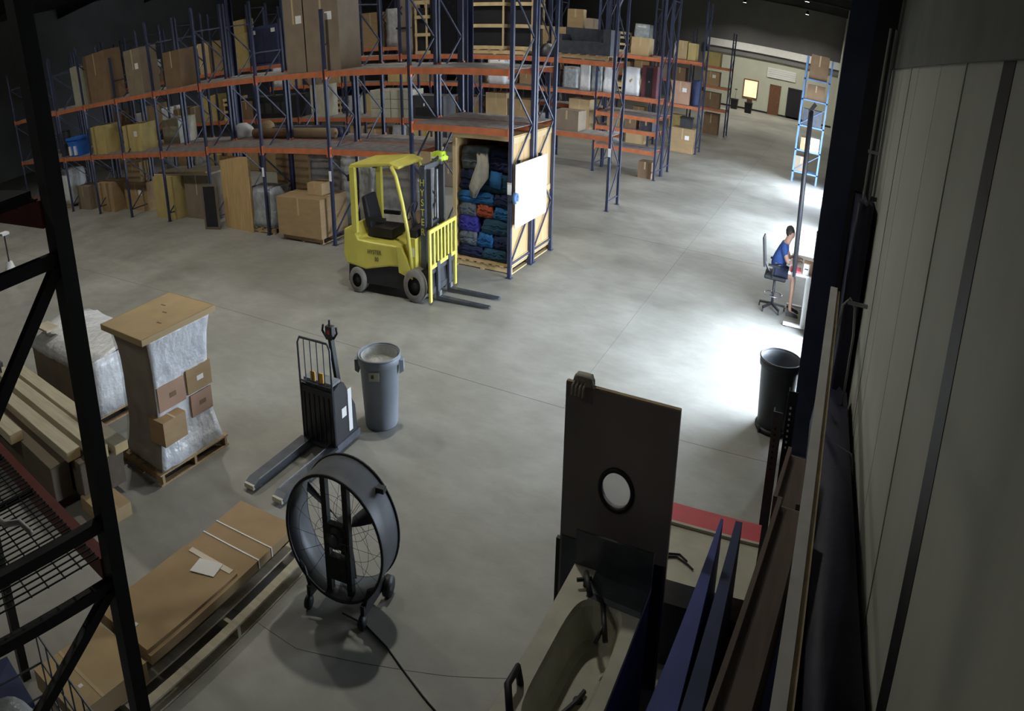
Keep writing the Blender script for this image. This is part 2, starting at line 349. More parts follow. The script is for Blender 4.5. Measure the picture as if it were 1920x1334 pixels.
def rack(label, nb, v0, levels, htop, dep=DEP, u0=U0, bay=BAY, group=None, brace_step=0.75, mp='navy', mb='orange', decks=True):
    """levels: function bay index -> list of beam heights; bay 0 is at the aisle end"""
    t = thing('pallet_rack', label, 'pallet rack', (u0, v0, 0), 0, group)
    for k in range(nb+1):
        x = -k*bay; h = htop(k) if callable(htop) else htop
        for y in (0, dep): link('post', post_mesh(h, mp), t, (x, y, 0))
        z, up = .22, True
        link('brace', brace_mesh(dep, 0, mp), t, (x, 0, z))
        while z + brace_step < h - .1:
            if up: link('brace', brace_mesh(dep, brace_step, mp), t, (x, 0, z))
            else: link('brace', brace_mesh(dep, -brace_step, mp), t, (x, 0, z + brace_step))
            z += brace_step; up = not up
        link('brace', brace_mesh(dep, 0, mp), t, (x, 0, z))
    for k in range(nb):
        for z in levels(k):
            x = -(k+.5)*bay
            link('beam', beam_mesh(bay-.08, mb), t, (x, -.01, z)); link('beam', beam_mesh(bay-.08, mb), t, (x, dep+.01, z), (0,0,PI))
            if decks: link('wire_deck', deck_mesh(bay-.10, dep), t, (x, 0, z))
    return t
ZL, ZC, ZU, ZB = 1.93, 2.47, 3.45, 1.85
lev1 = lambda k: [ZC if k == 0 else (ZL if k < 4 else ZB), ZU]
R1A = rack('long navy and orange pallet rack holding the wooden crate, nearest the camera aisle', 10, 12.56, lev1, lambda k: 4.66 if k in (2,3,6) else 5.3)
R1B = rack('navy and orange pallet rack standing back to back behind the front rack', 10, 13.78, lev1, lambda k: 5.3)
R2 = rack('second rack row seen through the front rack, with wooden crates on top', 11, 19.32, lambda k: [1.76, 3.5], 5.6)
R3 = rack('third rack row along the aisle with closely spaced low red beams', 8, 25.06, lambda k: [.85, 1.42, 1.84, 2.42, 3.65] if k == 0 else [1.2, 2.4, 3.65], 5.8)
R3B = rack('rack standing back to back behind the third rack row', 4, 26.3, lambda k: [1.84, 3.65], 5.8, group=None)
R4 = rack('fourth rack row along the aisle with large cartons at its end', 6, 33.4, lambda k: [1.84, 3.6], 6.0)
R5 = rack('fifth and farthest rack row along the aisle, loaded with brown cartons', 6, 42.9, lambda k: [1.3, 2.42, 3.4], 5.2)
for rk, ks in ((R1A, (2, 3)), (R2, (0,))):
    for k in ks: box('post_label', 'paper', -k*BAY-.04, -k*BAY+.04, -.042, -.036, 1.30, 1.50, rk)
# wooden pallets ----------------------------------------------------
def pallet_parts(t, w=1.0, d=1.2, m='wood', nb=6):
    """w along x, d along y; stringers along x"""
    for y in (-d/2+.045, 0, d/2-.045): link('stringer', cm(('str', w, m), lambda: MB().bx(-w/2,w/2,-.02,.02,.018,.108).mesh('stringer', m)), t, (0, y, 0))
    bw = .095
    for i in range(nb):
        x = -w/2 + bw/2 + (w-bw)*i/(nb-1); link('board', cm(('pb', d, m), lambda: MB().bx(-.0475,.0475,-d/2,d/2,0,.018).mesh('board', m)), t, (x, 0, .108))
    for x in (-w/2+bw/2, 0, w/2-bw/2): link('board', cm(('pb', d, m), None), t, (x, 0, 0))
def pallet(label, x, y, z, w=1.0, d=1.2, rz=0.0, m='wood', group=None, nb=6):
    t = thing('wooden_pallet', label, 'pallet', (x, y, z), rz, group); pallet_parts(t, w, d, m, nb); return t
# cartons -------------------------------------------------------------
def carton(label, x0, x1, y0, y1, z0, z1, m='card', tape='tape', group=None, name='carton', lbl=False, cat='box', rz=0.0):
    cx, cy = (x0+x1)/2, (y0+y1)/2; w, d, h = x1-x0, y1-y0, z1-z0
    t = thing(name, label, cat, (cx, cy, z0), rz, group)
    b = MB().bx(-w/2,w/2,-d/2,d/2,0,h).build('body', m, t)
    if tape:
        MB().bx(-w/2-.001,w/2+.001,-.03,.03,h,h+.002).build('tape', tape, b)
        MB().bx(-.03,.03,-d/2-.002,-d/2,h*.55,h).build('tape', tape, b)
    if lbl: MB().bx(w*.12,w*.12+min(.22,w*.3),-d/2-.004,-d/2-.001,h*.55,h*.55+min(.16,h*.25)).build('shipping_label', 'paper', b)
    return t
def wavy_box(w, d, h, amp=.03, taper=0.0, nx=6, nz=6, seed=0, bulge=0.0):
    """a wrapped load: soft box with a rippled skin, base at z=0"""
    rnd = random.Random(seed); b = MB(); per = 4*nx
    def pt(i, j):
        s, k = divmod(i, nx); f = k/nx; u = f-.5
        px, py = [(u,-.5),(.5,u),(-u,.5),(-.5,-u)][s]
        z = j/nz; q = 1 - taper*z - bulge*math.sin(PI*z)
        r = 1 + rnd.uniform(-amp, amp)/max(.4, min(w, d))
        ez = 1 - .03*(z in (0., 1.))
        return (px*w*q*r*ez, py*d*q*r*ez, z*h + (rnd.uniform(-amp, amp)*.5 if 0 < z < 1 else 0))
    vs = [pt(i, j) for j in range(nz+1) for i in range(per)]
    fs = [(j*per+i, j*per+(i+1) % per, (j+1)*per+(i+1) % per, (j+1)*per+i) for j in range(nz) for i in range(per)]
    fs += [tuple(range(per))[::-1], tuple(range(nz*per, (nz+1)*per))]
    return b.add(vs, fs)
def wrapped(label, x0, x1, y0, y1, z0, z1, m='film_white', seed=1, group=None, amp=.03, taper=.05, on_pallet=True, cat='wrapped load', inner=None, bulge=0.0):
    """a wrapped load on its pallet: the pallet is a thing of its own"""
    cx, cy = (x0+x1)/2, (y0+y1)/2; w, d = x1-x0, y1-y0; zz = z0
    if on_pallet:
        pallet('pallet under ' + label, cx, cy, z0, w, d, 0, 'wood'); zz += .127
    t = thing('wrapped_load', label, cat, (cx, cy, zz), 0, group)
    if inner: MB().bx(-w*.46,w*.46,-d*.46,d*.46,0,(z1-zz)*.97).build('cartons', inner, t)
    wavy_box(w, d, z1-zz, amp, taper, seed=seed, bulge=bulge).build('stretch_film', m, t, True)
    return t
def crate_frame(label, x0, x1, y0, y1, z0, z1, m='wood_light', fill='black', group=None):
    """open wooden crate: corner posts, rails and something dark inside"""
    cx, cy = (x0+x1)/2, (y0+y1)/2; w, d, h = x1-x0, y1-y0, z1-z0
    t = thing('slatted_crate', label, 'crate', (cx, cy, z0), 0, group)
    for sx in (-1, 1):
        for sy in (-1, 1): box('corner_post', m, sx*(w/2)-.05*(sx>0), sx*(w/2)+.05*(sx<0), sy*(d/2)-.05*(sy>0), sy*(d/2)+.05*(sy<0), 0, h, t)
    for z in (0, h*.33, h*.66, h-.09):
        for y in (-d/2-.015, d/2-.01): box('rail', m, -w/2, w/2, y, y+.025, z, z+.09, t)
        for x in (-w/2-.015, w/2-.01): box('rail', m, x, x+.025, -d/2, d/2, z, z+.09, t)
    box('contents', fill, -w/2+.06, w/2-.06, -d/2+.06, d/2-.06, .05, h*.86, t)
    return t
def sack(label, x, y, z, w, d, h, m='white', seed=3, name='sack', cat='sack', group=None):
    rnd = random.Random(seed); b = MB(); n, k = 14, 7; vs = []
    for j in range(k+1):
        t_ = j/k; rr = math.sin(PI*min(.97, .12+.82*t_))**.55
        for i in range(n):
            a = 2*PI*i/n; q = rr*(1+rnd.uniform(-.10,.10)); vs.append((math.cos(a)*w/2*q, math.sin(a)*d/2*q, t_*h))
    fs = [(j*n+i, j*n+(i+1) % n, (j+1)*n+(i+1) % n, (j+1)*n+i) for j in range(k) for i in range(n)] + [tuple(range(n))[::-1], tuple(range(k*n, (k+1)*n))]
    o = b.add(vs, fs).build(name, m, None, True, (x, y, z)); tag(o, label, cat, group); return o

# ================================================================== GOODS ON THE FRONT RACK
Fd = 'floor bay'
# upper shelf
carton('tall narrow brown carton on front rack upper shelf, left of its wider twin', -12.80, -12.12, 12.7, 13.5, ZU+.01, 5.25, 'card_grey', group='tall cartons on the upper shelf', lbl=True)
carton('tall wide brown carton on front rack upper shelf near the column', -12.08, -10.95, 12.7, 13.5, ZU+.01, 5.25, 'card_grey', group='tall cartons on the upper shelf', lbl=True)
carton('dark brown tall carton on front rack upper shelf, far left side', -24.1, -22.35, 12.8, 13.5, ZU+.01, 4.95, 'card_dark')
carton('tan carton with grey edge on upper shelf, second tall box from far left', -21.0, -19.95, 12.8, 13.5, ZU+.01, 4.72, 'card_grey', lbl=True)
carton('plain brown carton on upper shelf, third tall box from far left', -18.6, -17.7, 12.8, 13.5, ZU+.01, 4.40, 'card_dark')
carton('dull green carton beside dark brown carton on the upper shelf', -25.35, -24.25, 12.8, 13.4, ZU+.01, 4.75, 'cream_dark')
# lower shelf
carton('tan carton on the lower shelf, left of two near the blue tote', -24.3, -23.15, 12.75, 13.5, ZB+.01, 2.72, 'card_yellow')
carton('tan carton on the lower shelf, right of two near the blue tote', -22.0, -20.75, 12.9, 13.6, ZB+.01, 2.62, 'card_yellow', lbl=True)
carton('pale grey carton on the lower shelf behind the thin navy posts', -20.8, -19.75, 13.9, 14.7, ZB+.01, 2.55, 'cream')
t = thing('blue_tote', 'bright blue tote with white stripes on the far left lower shelf', 'tote', (-25.95, 12.95, ZB+.01))
MB().hexa([(-.4,-.25,0),(.4,-.25,0),(.4,.25,0),(-.4,.25,0)], [(-.5,-.3,.55),(.5,-.3,.55),(.5,.3,.55),(-.5,.3,.55)]).build('body', 'blue_bright', t)
box('lid', 'blue_bright', -.55, .55, -.33, .33, .55, .62, t); box('stripe', 'white', -.36, -.22, -.335, -.25, .05, .35, t); box('stripe', 'white', .12, .28, -.335, -.25, .05, .35, t)
sack('white cloth sack on the lower shelf of the front rack', -16.6, 14.2, ZB+.01, .8, .6, .42, 'white', 5)
sack('small tan sack on the lower shelf beside the white sack', -15.4, 14.2, ZL+.01, .5, .5, .38, 'card_light', 6)
for i, (x, lab) in enumerate(((-26.6,'grey steel drum on the far left lower shelf'),)):
    t = thing('drum', lab, 'drum', (x-.9, 13.1, ZB+.01)); MB().lathe([(0,0),(.28,0),(.28,.02),(.27,.05),(.27,.40),(.28,.42),(.27,.44),(.27,.80),(.28,.83),(.26,.84),(.26,.82),(0,.82)], 20).build('body', 'dark_grey', t, True); MB().cyl((.15,0,.82),(.15,0,.85),.04).build('bung','steel',t)
# rolls lying on the back lower shelf
for i, (y, m, lab) in enumerate(((13.98,'card_light','long tan carpet tube lying on the rear lower shelf'),(14.22,'blue_deep','dark blue rolled carpet on the rear lower shelf'),(14.46,'black','black rolled carpet at the back of the rear lower shelf'))):
    t = thing('carpet_roll', lab, 'roll', (-14.1, y, ZL+.012+.11)); MB().cyl((-1.7,0,0),(1.7,0,0),.11,n=18).build('roll', m, t, True)
    MB().cyl((-1.72,0,0),(1.72,0,0),.035,n=10).build('core', 'card_dark', t, True)
# ---- floor level of the front rack
t = carton('large tan carton standing on the floor in front of the rack posts', -13.30, -11.66, 12.36, 13.45, .127, .93, 'card', lbl=False)
pallet('pallet under the large tan carton by the rack posts', -12.48, 12.95, 0, 1.5, 1.0)
carton('small open brown box on top of the large tan carton', -12.45, -11.92, 12.75, 13.25, .935, 1.18, 'card_light')
t = thing('plywood_sheets', 'tall brown fibreboard sheets standing on edge left of the grey wrapped pallet', 'sheets', (-15.35, 12.62, 0), R(-4))
for k in range(3): MB().bx(-.70,.70,k*.035,k*.035+.028,0,1.72-.03*k).build('sheet', 'card' if k else 'plywood', t)
t = thing('plywood_sheets', 'second stack of brown boards leaning behind the grey wrapped pallet', 'sheets', (-14.0, 13.75, 0), R(2))
for k in range(3): MB().bx(-.65,.65,k*.035,k*.035+.028,0,1.60-.04*k).build('sheet', 'card', t)
t = thing('picture_frame', 'black framed board leaning at the left end of the fibreboard sheets', 'board', (-16.35, 12.35, 0), R(12))
MB().bx(-.30,-.24,0,.04,0,1.1).bx(.24,.30,0,.04,0,1.1).bx(-.24,.24,0,.04,0,.06).bx(-.24,.24,0,.04,1.04,1.1).build('frame', 'wood_dark', t); box('panel', 'black', -.24, .24, .01, .03, .06, 1.04, t)
wrapped('low grey film wrapped load on the floor left of the large tan carton', -15.1, -13.75, 12.62, 13.5, 0, .98, 'film_grey', 11, amp=.06, taper=.2)
wrapped('tall brown film wrapped cartons behind the large tan carton', -13.9, -12.3, 13.9, 14.7, 0, 1.72, 'film', 12, inner='card_grey')
wrapped('white film wrapped pallet load behind the forklift', -12.0, -11.0, 13.6, 14.6, 0, 1.72, 'film_white', 13, amp=.05)
wrapped('grey film wrapped pallet load between forklift and wooden crate', -10.6, -9.3, 13.3, 14.4, 0, 1.45, 'film', 14, inner='card_light')
sack('brown sack slumped on the floor behind the forklift mast', -9.0, 13.2, 0, .9, .7, .75, 'card_dark', 21)
carton('big pale tan carton under the rack, topped by a yellow board', -20.2, -18.9, 12.8, 13.7, 0, 1.15, 'card_yellow')
t = thing('yellow_board', 'pale yellow board lying across the cartons left of the dark board', 'board', (-18.7, 13.5, 1.16), R(3)); box('sheet', 'wood_pale', -1.5, 1.5, -.55, .55, 0, .05, t); box('cleat', 'wood_light', -1.3, 1.3, -.5, -.42, .05, .09, t)
carton('grey brown carton under the yellow board, right of two', -18.7, -17.3, 13.1, 14.2, 0, 1.14, 'card_grey')
carton('short brown carton on the floor, leftmost under the rack', -26.8, -25.6, 12.9, 13.6, 0, .78, 'card_grey')
carton('tan carton on the floor beside the leftmost short carton', -24.7, -23.5, 12.9, 13.7, 0, .92, 'card')
carton('wide tan carton on the floor left of the pale tan carton', -23.2, -21.5, 13.3, 14.1, 0, .85, 'card', lbl=True)
carton('tan carton stacked on the wide tan carton under the rack', -23.0, -21.9, 13.35, 14.0, .855, 1.45, 'card_light')
wrapped('white film wrapped load on the floor far left under the rack', -28.9, -27.6, 12.9, 13.9, 0, 1.3, 'film_white', 15)
# ---- wooden crate full of moving blankets
t = thing('wooden_crate', 'open plywood crate stuffed with blue moving blankets under the rack end', 'crate', (-7.06, 13.85, .127))
cw, cdp, ch = 1.50, 2.20, 2.20
for i in range(4): box('side_panel', 'plywood', -cw/2, -cw/2+.02, -cdp/2+i*cdp/4+.003, -cdp/2+(i+1)*cdp/4-.003, 0, ch, t)
for i in range(4): box('side_panel', 'plywood', cw/2-.02, cw/2, -cdp/2+i*cdp/4+.003, -cdp/2+(i+1)*cdp/4-.003, 0, ch, t)
box('back_panel', 'plywood', -cw/2+.02, cw/2-.02, cdp/2-.02, cdp/2, 0, ch, t); box('top_panel', 'plywood', -cw/2, cw/2, -cdp/2, cdp/2, ch, ch+.02, t); box('bottom_panel', 'plywood', -cw/2, cw/2, -cdp/2, cdp/2, 0, .02, t)
for x in (-cw/2, cw/2-.09): box('front_frame', 'wood_light', x, x+.09, -cdp/2-.03, -cdp/2, 0, ch+.02, t)
box('front_frame', 'wood_light', -cw/2+.09, cw/2-.09, -cdp/2-.03, -cdp/2, ch-.07, ch+.02, t); 
for z in (.02, 1.05, ch-.10):
    box('batten', 'wood_light', cw/2, cw/2+.02, -cdp/2, cdp/2, z, z+.10, t)
pallet('pallet beneath the blanket-filled plywood crate', -7.06, 13.85, 0, 1.5, 2.2, 0, 'wood_light', nb=8)
def blanket(label, x, z, w, h, m, seed, y=12.86, d=.5, sag=.0):
    """a folded, rumpled blanket lying in the crate; x, z its lower centre"""
    rnd = random.Random(seed); b = MB(); nx, ny = 10, 5; lay = 3; vs = []; fs = []
    o = wavy_box(w, d, h, amp=.05, taper=.08, nx=6, nz=5, seed=seed, bulge=-.06).build('moving_blanket', m, None, True, (x, y + d/2, z)); tag(o, label, 'blanket', 'blankets in the plywood crate')
    for k in range(2):
        zz = h*(.33+.3*k); pts = [(-w*.46+ w*.92*i/8, -d/2-.02+rnd.uniform(-.01,.012), zz+rnd.uniform(-.02,.02)+sag*math.sin(i)) for i in range(9)]
        MB().tube(pts, .012, 5).build('fold', m, o, True)
    return o
zb = .16
rows = [
 (.16, .20, [(-7.42,.62,'blanket_navy','black and navy blanket on the crate floor, left'),(-6.80,.58,'blanket_teal','dark teal blanket on the crate floor, right')]),
 (.37, .24, [(-7.50,.46,'blanket_grey','grey blanket above the crate floor, far left'),(-7.05,.40,'blanket_blue','bright blue rumpled blanket low in the crate, middle'),(-6.62,.38,'blanket_navy','navy blanket low in the crate, right')]),
 (.62, .26, [(-7.48,.50,'blanket_violet','violet blue blanket at the left of the crate'),(-6.78,.66,'blanket_teal','dark teal blanket right of the violet one')]),
 (.89, .22, [(-7.50,.42,'blanket_grey','grey folded blanket above the violet one'),(-7.05,.40,'blanket_orange','orange red folded blanket in the middle of the crate'),(-6.62,.38,'blanket_blue','mid blue blanket right of the orange one')]),
 (1.12, .20, [(-7.30,.86,'blanket_blue','long bright blue blanket edge across the crate middle'),(-6.62,.40,'blanket_navy','navy blanket at the right of the crate middle')]),
 (1.33, .36, [(-7.46,.52,'blanket_navy','navy blanket bundle on the left above the middle'),(-6.88,.74,'blanket_teal','dark blue blanket bundle under the bright blue flap')]),
 (1.70, .38, [(-7.35,.70,'blanket_grey','grey bundled blanket at the top left of the crate'),(-6.70,.50,'blanket_navy','dark navy bundle at the top right of the crate')])]
sd = 40
for z, h, items in rows:
    for x, w, m, lab in items:
        sd += 1; blanket(lab, x, z, w, h, m, sd, y=12.86+(.06 if h > .3 else 0))
def drape(name, label, m, pts, cat='blanket', thick=.02, parent=None):
    """hanging cloth strip: rows of (left, right) points"""
    b = MB(); vs = []
    for l, r_ in pts:
        l, r_ = Vector(l), Vector(r_)
        for i in range(6):
            f = i/5; p = l.lerp(r_, f); p.y += .018*math.sin(i*2.1+l.z*9); vs.append(p)
    n_ = len(pts); fs = [(j*6+i, j*6+i+1, (j+1)*6+i+1, (j+1)*6+i) for j in range(n_-1) for i in range(5)]
    o = b.add(vs, fs).build(name, m, None, True); md = o.modifiers.new('solid', 'SOLIDIFY'); md.thickness = thick; tag(o, label, cat, 'blankets in the plywood crate'); return o
drape('hanging_cloth', 'cream cloth hanging down over the grey bundle in the crate', 'blanket_cream', [((-7.25,12.84,2.02),(-6.98,12.84,2.00)),((-7.20,12.80,1.85),(-6.92,12.80,1.80)),((-7.32,12.78,1.62),(-6.92,12.79,1.60)),((-7.42,12.79,1.42),(-7.12,12.80,1.40)),((-7.38,12.81,1.24),(-7.26,12.81,1.22))])
drape('hanging_cloth', 'bright blue flap hanging at the right inside the crate', 'blanket_blue', [((-6.88,12.85,1.72),(-6.62,12.85,1.70)),((-6.92,12.82,1.58),(-6.60,12.82,1.55)),((-6.90,12.82,1.46),(-6.62,12.82,1.42))])
# white board fixed to the end of the rack
t = thing('white_board', 'bright white blank board hung on the rack end beside the crate', 'board', (-6.14, 13.37, .86))
MB().bx(0,.02,-.83,.83,0,1.06).build('sheet', 'white_board', t)
for y in (-.55,.55): box('hook', 'black', -.08, .0, y-.03, y+.03, 1.0, 1.10, t)
t = thing('plywood_sheet', 'brown plywood strip behind the left edge of the white board', 'board', (-6.20, 12.62, .92)); box('sheet', 'card_dark', 0, .02, -.06, .10, 0, 1.0, t); box('edge_tape', 'tape', .02, .023, -.06, .10, .45, .55, t)
t = thing('tape_roll', 'light blue tape roll hanging at the left edge of the white board', 'tape', (-6.10, 12.50, 1.38)); MB().lathe([(.05,-.04),(.09,-.04),(.09,.04),(.05,.04),(.05,-.04)], 20, M=Matrix.Rotation(R(90),3,'Y')).build('roll', 'blue_steel', t, True); box('core_label', 'white', -.041, .041, -.03, .03, -.09, -.05, t)
t = thing('post_label', 'white paper tag on the rack post left of the blue tape', 'label', (-6.26, 12.515, 1.42)); box('sheet', 'paper', -.05, .05, -.004, 0, 0, .20, t); box('tape', 'tape_clear', -.05, .05, -.006, -.004, .17, .20, t)

# ================================================================== GOODS ON THE RACKS BEHIND
# second row, lower shelf (1.76) and upper shelf (3.5)
for i in range(3):
    for j in range(2):
        carton('white flat carton on second rack, %s %s of the white stack' % (('bottom','middle','top')[i], ('left','right')[j]), -15.4+j*.92, -14.52+j*.92, 19.4, 20.2, 1.775+i*.26, 1.775+i*.26+.25, 'cream', None, 'white stack on the second rack')
t = thing('machine_case', 'long dark grey machine case right of the white stack on second rack', 'machine', (-12.95, 19.85, 1.775)); MB().bx(-.66,.66,-.4,.4,0,.62).build('body', 'dark_grey', t); box('panel', 'black', -.5, .5, -.41, -.4, .08, .30, t); box('knob', 'white', -.14, -.10, -.43, -.41, .34, .42, t)
t = thing('machine_case', 'low black machine under a shelf on second rack, left of tall cream box', 'machine', (-20.8, 19.85, 1.775)); MB().bx(-1.6,1.6,-.4,.4,0,.70).build('body', 'black', t)
for k in range(5): box('vent', 'dark_grey', -1.3+k*.5, -.95+k*.5, -.41, -.4, .15, .5, t)
carton('cream carton on second rack right of the low black machine', -18.5, -17.7, 19.5, 20.2, 1.775, 2.75, 'cream')
t = thing('tilted_bag', 'grey brown covered bag standing on the second rack upper shelf', 'bag', (-13.85, 19.8, 3.51)); wavy_box(.62, .7, 1.5, .05, .15, seed=31).build('cover', 'card_grey', t, True); box('strap', 'black', -.32, .32, -.36, -.33, .7, .75, t)
crate_frame('narrow pale slatted crate beside the grey bag on second rack', -13.38, -12.9, 19.45, 20.1, 3.51, 4.95)
crate_frame('wide slatted crate with dark contents on second rack, left of two', -11.35, -10.0, 19.42, 20.3, 3.64, 5.3)
crate_frame('wide slatted crate with dark contents on second rack, right of two', -9.7, -9.0, 19.42, 20.3, 3.64, 5.3)
pallet('pallet under the wide slatted crates on the second rack', -10.3, 19.87, 3.51, 2.2, .95, 0, 'wood_light')
t = thing('screen_panel', 'tall black screens standing between the slatted crates on second rack', 'screens', (-12.3, 19.9, 3.51))
for k in range(3): MB().bx(-.55+k*.03,.45+k*.03,-.3+k*.14,-.26+k*.14,0,1.55).build('panel', 'black_gloss', t)
t = thing('dark_dome', 'black domed cover on the shelf right of the wide slatted crates', 'cover', (-8.62, 19.75, 3.51))
MB().lathe([(.0,.0),(.28,.0),(.30,.06),(.26,.2),(.16,.3),(0,.34)], 20).build('shell', 'dark_grey', t, True); MB().cyl((0,0,.33),(0,0,.38),.03).build('knob', 'black', t)
t = thing('grey_sofa', 'dark grey wrapped sofa on pallet at second rack end, upper shelf', 'sofa', (-7.3, 19.85, 3.64)); MB().bx(-.85,.85,-.45,.45,0,.30).build('seat', 'steel_dark', t); MB().bx(-.85,.85,.2,.45,.3,.62).build('backrest', 'steel_dark', t); MB().bx(.62,.85,-.45,.2,.3,.62).build('armrest', 'steel_dark', t); MB().bx(-.85,-.7,-.45,.2,.3,.45).build('armrest', 'steel_dark', t)
pallet('pallet under the grey sofa on the second rack', -7.3, 19.85, 3.51, 1.6, .9)
carton('brown carton resting on the back of the grey sofa', -8.12, -7.6, 20.06, 20.32, 4.265, 4.72, 'card')
carton('tan upright carton on second rack upper shelf beside the navy cabinet', -22.9, -21.75, 19.5, 20.2, 3.51, 4.7, 'card_yellow')
carton('yellow carton stacked on the tan upright carton of second rack', -22.8, -22.1, 19.5, 20.1, 4.705, 5.15, 'card_yellow')
t = thing('navy_cabinet', 'dark navy cabinet with pale fittings on second rack upper shelf', 'cabinet', (-20.85, 19.85, 3.51)); MB().bx(-.8,.8,-.4,.4,0,1.3).build('body', 'blue_deep', t); box('door', 'navy', -.75, -.02, -.42, -.4, .1, 1.2, t); box('door', 'navy', .02, .75, -.42, -.4, .1, 1.2, t); box('fitting', 'white', -.7, -.45, -.44, -.42, 1.05, 1.18, t); box('fitting', 'white', .5, .72, -.44, -.42, 1.05, 1.18, t)
sack('beige padded bundle on the third rack, seen past the second rack end', -7.4, 25.6, 2.43, .9, .8, .8, 'card_light', 33)
carton('brown carton on second rack lower shelf at the aisle end', -8.2, -7.4, 19.5, 20.2, 1.775, 2.25, 'card_grey')
# third row
wrapped('bright white wrapped load on the third rack near the aisle', -7.85, -7.15, 25.2, 25.95, 2.44, 3.28, 'film_white', 51, amp=.05, on_pallet=False)
t = thing('upright_machine', 'maroon and black upright machine at the third rack end', 'machine', (-6.77, 25.6, 2.43)); MB().bx(-.30,.30,-.3,.3,0,.95).build('body', 'maroon', t); box('panel', 'black', -.12, .12, -.32, -.3, .05, .9, t); box('badge', 'steel', -.03, .03, -.33, -.32, .45, .5, t)
carton('tan carton on the top shelf of the third rack end', -7.55, -6.85, 25.2, 25.9, 3.66, 4.2, 'card_light')
carton('small brown box on the floor at the third rack end', -6.95, -6.4, 25.2, 25.8, 0, .5, 'card_dark')
for k, (x, w_, h_, m_) in enumerate(((-8.1,.5,.45,'card'),(-7.4,.45,.3,'card_dark'),(-6.75,.5,.3,'steel_dark'))): carton('%s on the low third rack shelf, %s of three' % (('tan carton','dark brown carton','grey crate')[k], ('left','middle','right')[k]), x-w_/2, x+w_/2, 25.2, 25.8, 1.43, 1.43+h_, m_)
for k, (x, m_) in enumerate(((-9.4,'cream'),(-8.9,'film_grey'),(-8.4,'white'))): wrapped('grey wrapped upright item on third rack second bay, %s' % ('left','middle','right')[k] , x-.22, x+.22, 25.3, 25.8, 2.41, 3.3, 'film_grey' if k == 1 else 'film_white', 60+k, on_pallet=False)
# fourth row
carton('pinkish brown carton on the fourth rack shelf beside the aisle', -7.8, -6.85, 33.5, 34.3, 1.86, 2.75, 'card_pink', lbl=True)
carton('large tan carton on the floor at the fourth rack end', -7.55, -6.38, 33.25, 34.3, 0, .95, 'card', lbl=True)
t = thing('plastic_drum', 'blue grey plastic drum right of the pinkish carton', 'drum', (-6.6, 33.95, 1.86)); MB().lathe([(0,0),(.22,0),(.24,.05),(.24,.95),(.20,1.0),(0,1.0)], 18).build('body', 'blue_deep', t, True); MB().cyl((.1,0,1.0),(.1,0,1.03),.04).build('cap', 'black', t)
carton('upright tan carton on top of the fourth rack end, left of two', -7.6, -7.15, 33.5, 34.2, 3.62, 4.35, 'card_light')
carton('upright tan carton on top of the fourth rack end, right of two', -7.1, -6.7, 33.5, 34.2, 3.62, 4.30, 'card_yellow')
t = thing('office_machine', 'dark office machine on the large carton at fourth rack end', 'machine', (-6.9, 33.8, .957)); MB().bx(-.3,.3,-.25,.25,0,.36).build('body', 'dark_grey', t); box('lid', 'black', -.32, .32, -.27, .27, .36, .42, t)
# fifth row
carton('yellow tan carton on the top shelf of the farthest rack end', -8.1, -7.0, 43.0, 43.8, 3.41, 4.1, 'card_yellow')
carton('brown carton on the third shelf of the farthest rack end', -8.1, -6.95, 43.0, 43.8, 2.43, 3.15, 'card', lbl=True)
carton('dark brown carton on the second shelf of the farthest rack end', -8.0, -6.8, 43.0, 43.8, 1.31, 2.1, 'card_dark')
carton('brown carton on the floor at the farthest rack end', -7.7, -6.75, 43.0, 43.8, 0, 1.05, 'card_dark')
# generic stock deeper in the rows, each placed by row, bay and shelf
def stock(row, v0, levels, bays, rnd, z_hi=None, skip=()):
    for k in bays:
        for li, z in enumerate(levels):
            for s in range(2):
                if rnd.random() < .18 or (k, li, s) in skip: continue
                xc = U0 - (k + .28 + .46*s)*BAY; w = rnd.uniform(.75, 1.02); h = rnd.uniform(.5, .95) if li < len(levels)-1 else rnd.uniform(.6, 1.35)
                kind = rnd.random(); pos = ('right', 'left')[s]
                lev = 'floor' if z < .05 else ORD[li - (levels[0] < .05)] + ' shelf'
                where = '%s half of %s bay from aisle, %s of %s rack' % (pos, ORD[k], lev, row)
                m = rnd.choice(['card', 'card_grey', 'card_dark', 'card_light', 'card_yellow', 'card'])
                nm = {'card':'brown', 'card_grey':'grey brown', 'card_dark':'dark brown', 'card_light':'tan', 'card_yellow':'yellow tan'}[m]
                if kind < .62: carton('%s carton, %s' % (nm, where), xc-w/2, xc+w/2, v0+.08, v0+.95, z+.012, z+h, m, group='stock on the %s rack' % row)
                elif kind < .86: wrapped('wrapped load, %s' % where, xc-w/2, xc+w/2, v0+.08, v0+.95, z+.012, z+h+.1, rnd.choice(['film_white', 'film_grey', 'film']), rnd.randint(0, 9999), 'stock on the %s rack' % row, on_pallet=False, inner='card_grey')
                else: crate_frame('slatted crate, %s' % where, xc-w/2, xc+w/2, v0+.1, v0+.92, z+.012, z+h, group='stock on the %s rack' % row)
rs = random.Random(19)
stock('second', 19.32, [0, 1.76, 3.5], [6, 7, 8, 9, 10], rs, skip={(6,2,0),(6,2,1),(5,2,1)})
stock('second', 19.32, [0, 1.76], [3, 4], rs, skip={(3,1,0),(3,1,1),(4,1,0),(4,1,1),(5,1,0),(5,1,1)})
stock('second', 19.32, [0], [0, 1, 2, 5], rs, skip={(0,0,0),(0,0,1)})
stock('third', 25.06, [0, 1.2, 2.4, 3.65], [1, 2, 3, 4, 5, 6, 7], rs, skip={(1,2,0),(1,2,1),(1,0,0)})
stock('fourth', 33.4, [0, 1.84, 3.6], [1, 2, 3, 4, 5], rs)
stock('fifth', 42.9, [0, 1.3, 2.42, 3.4], [1, 2, 3, 4], rs)

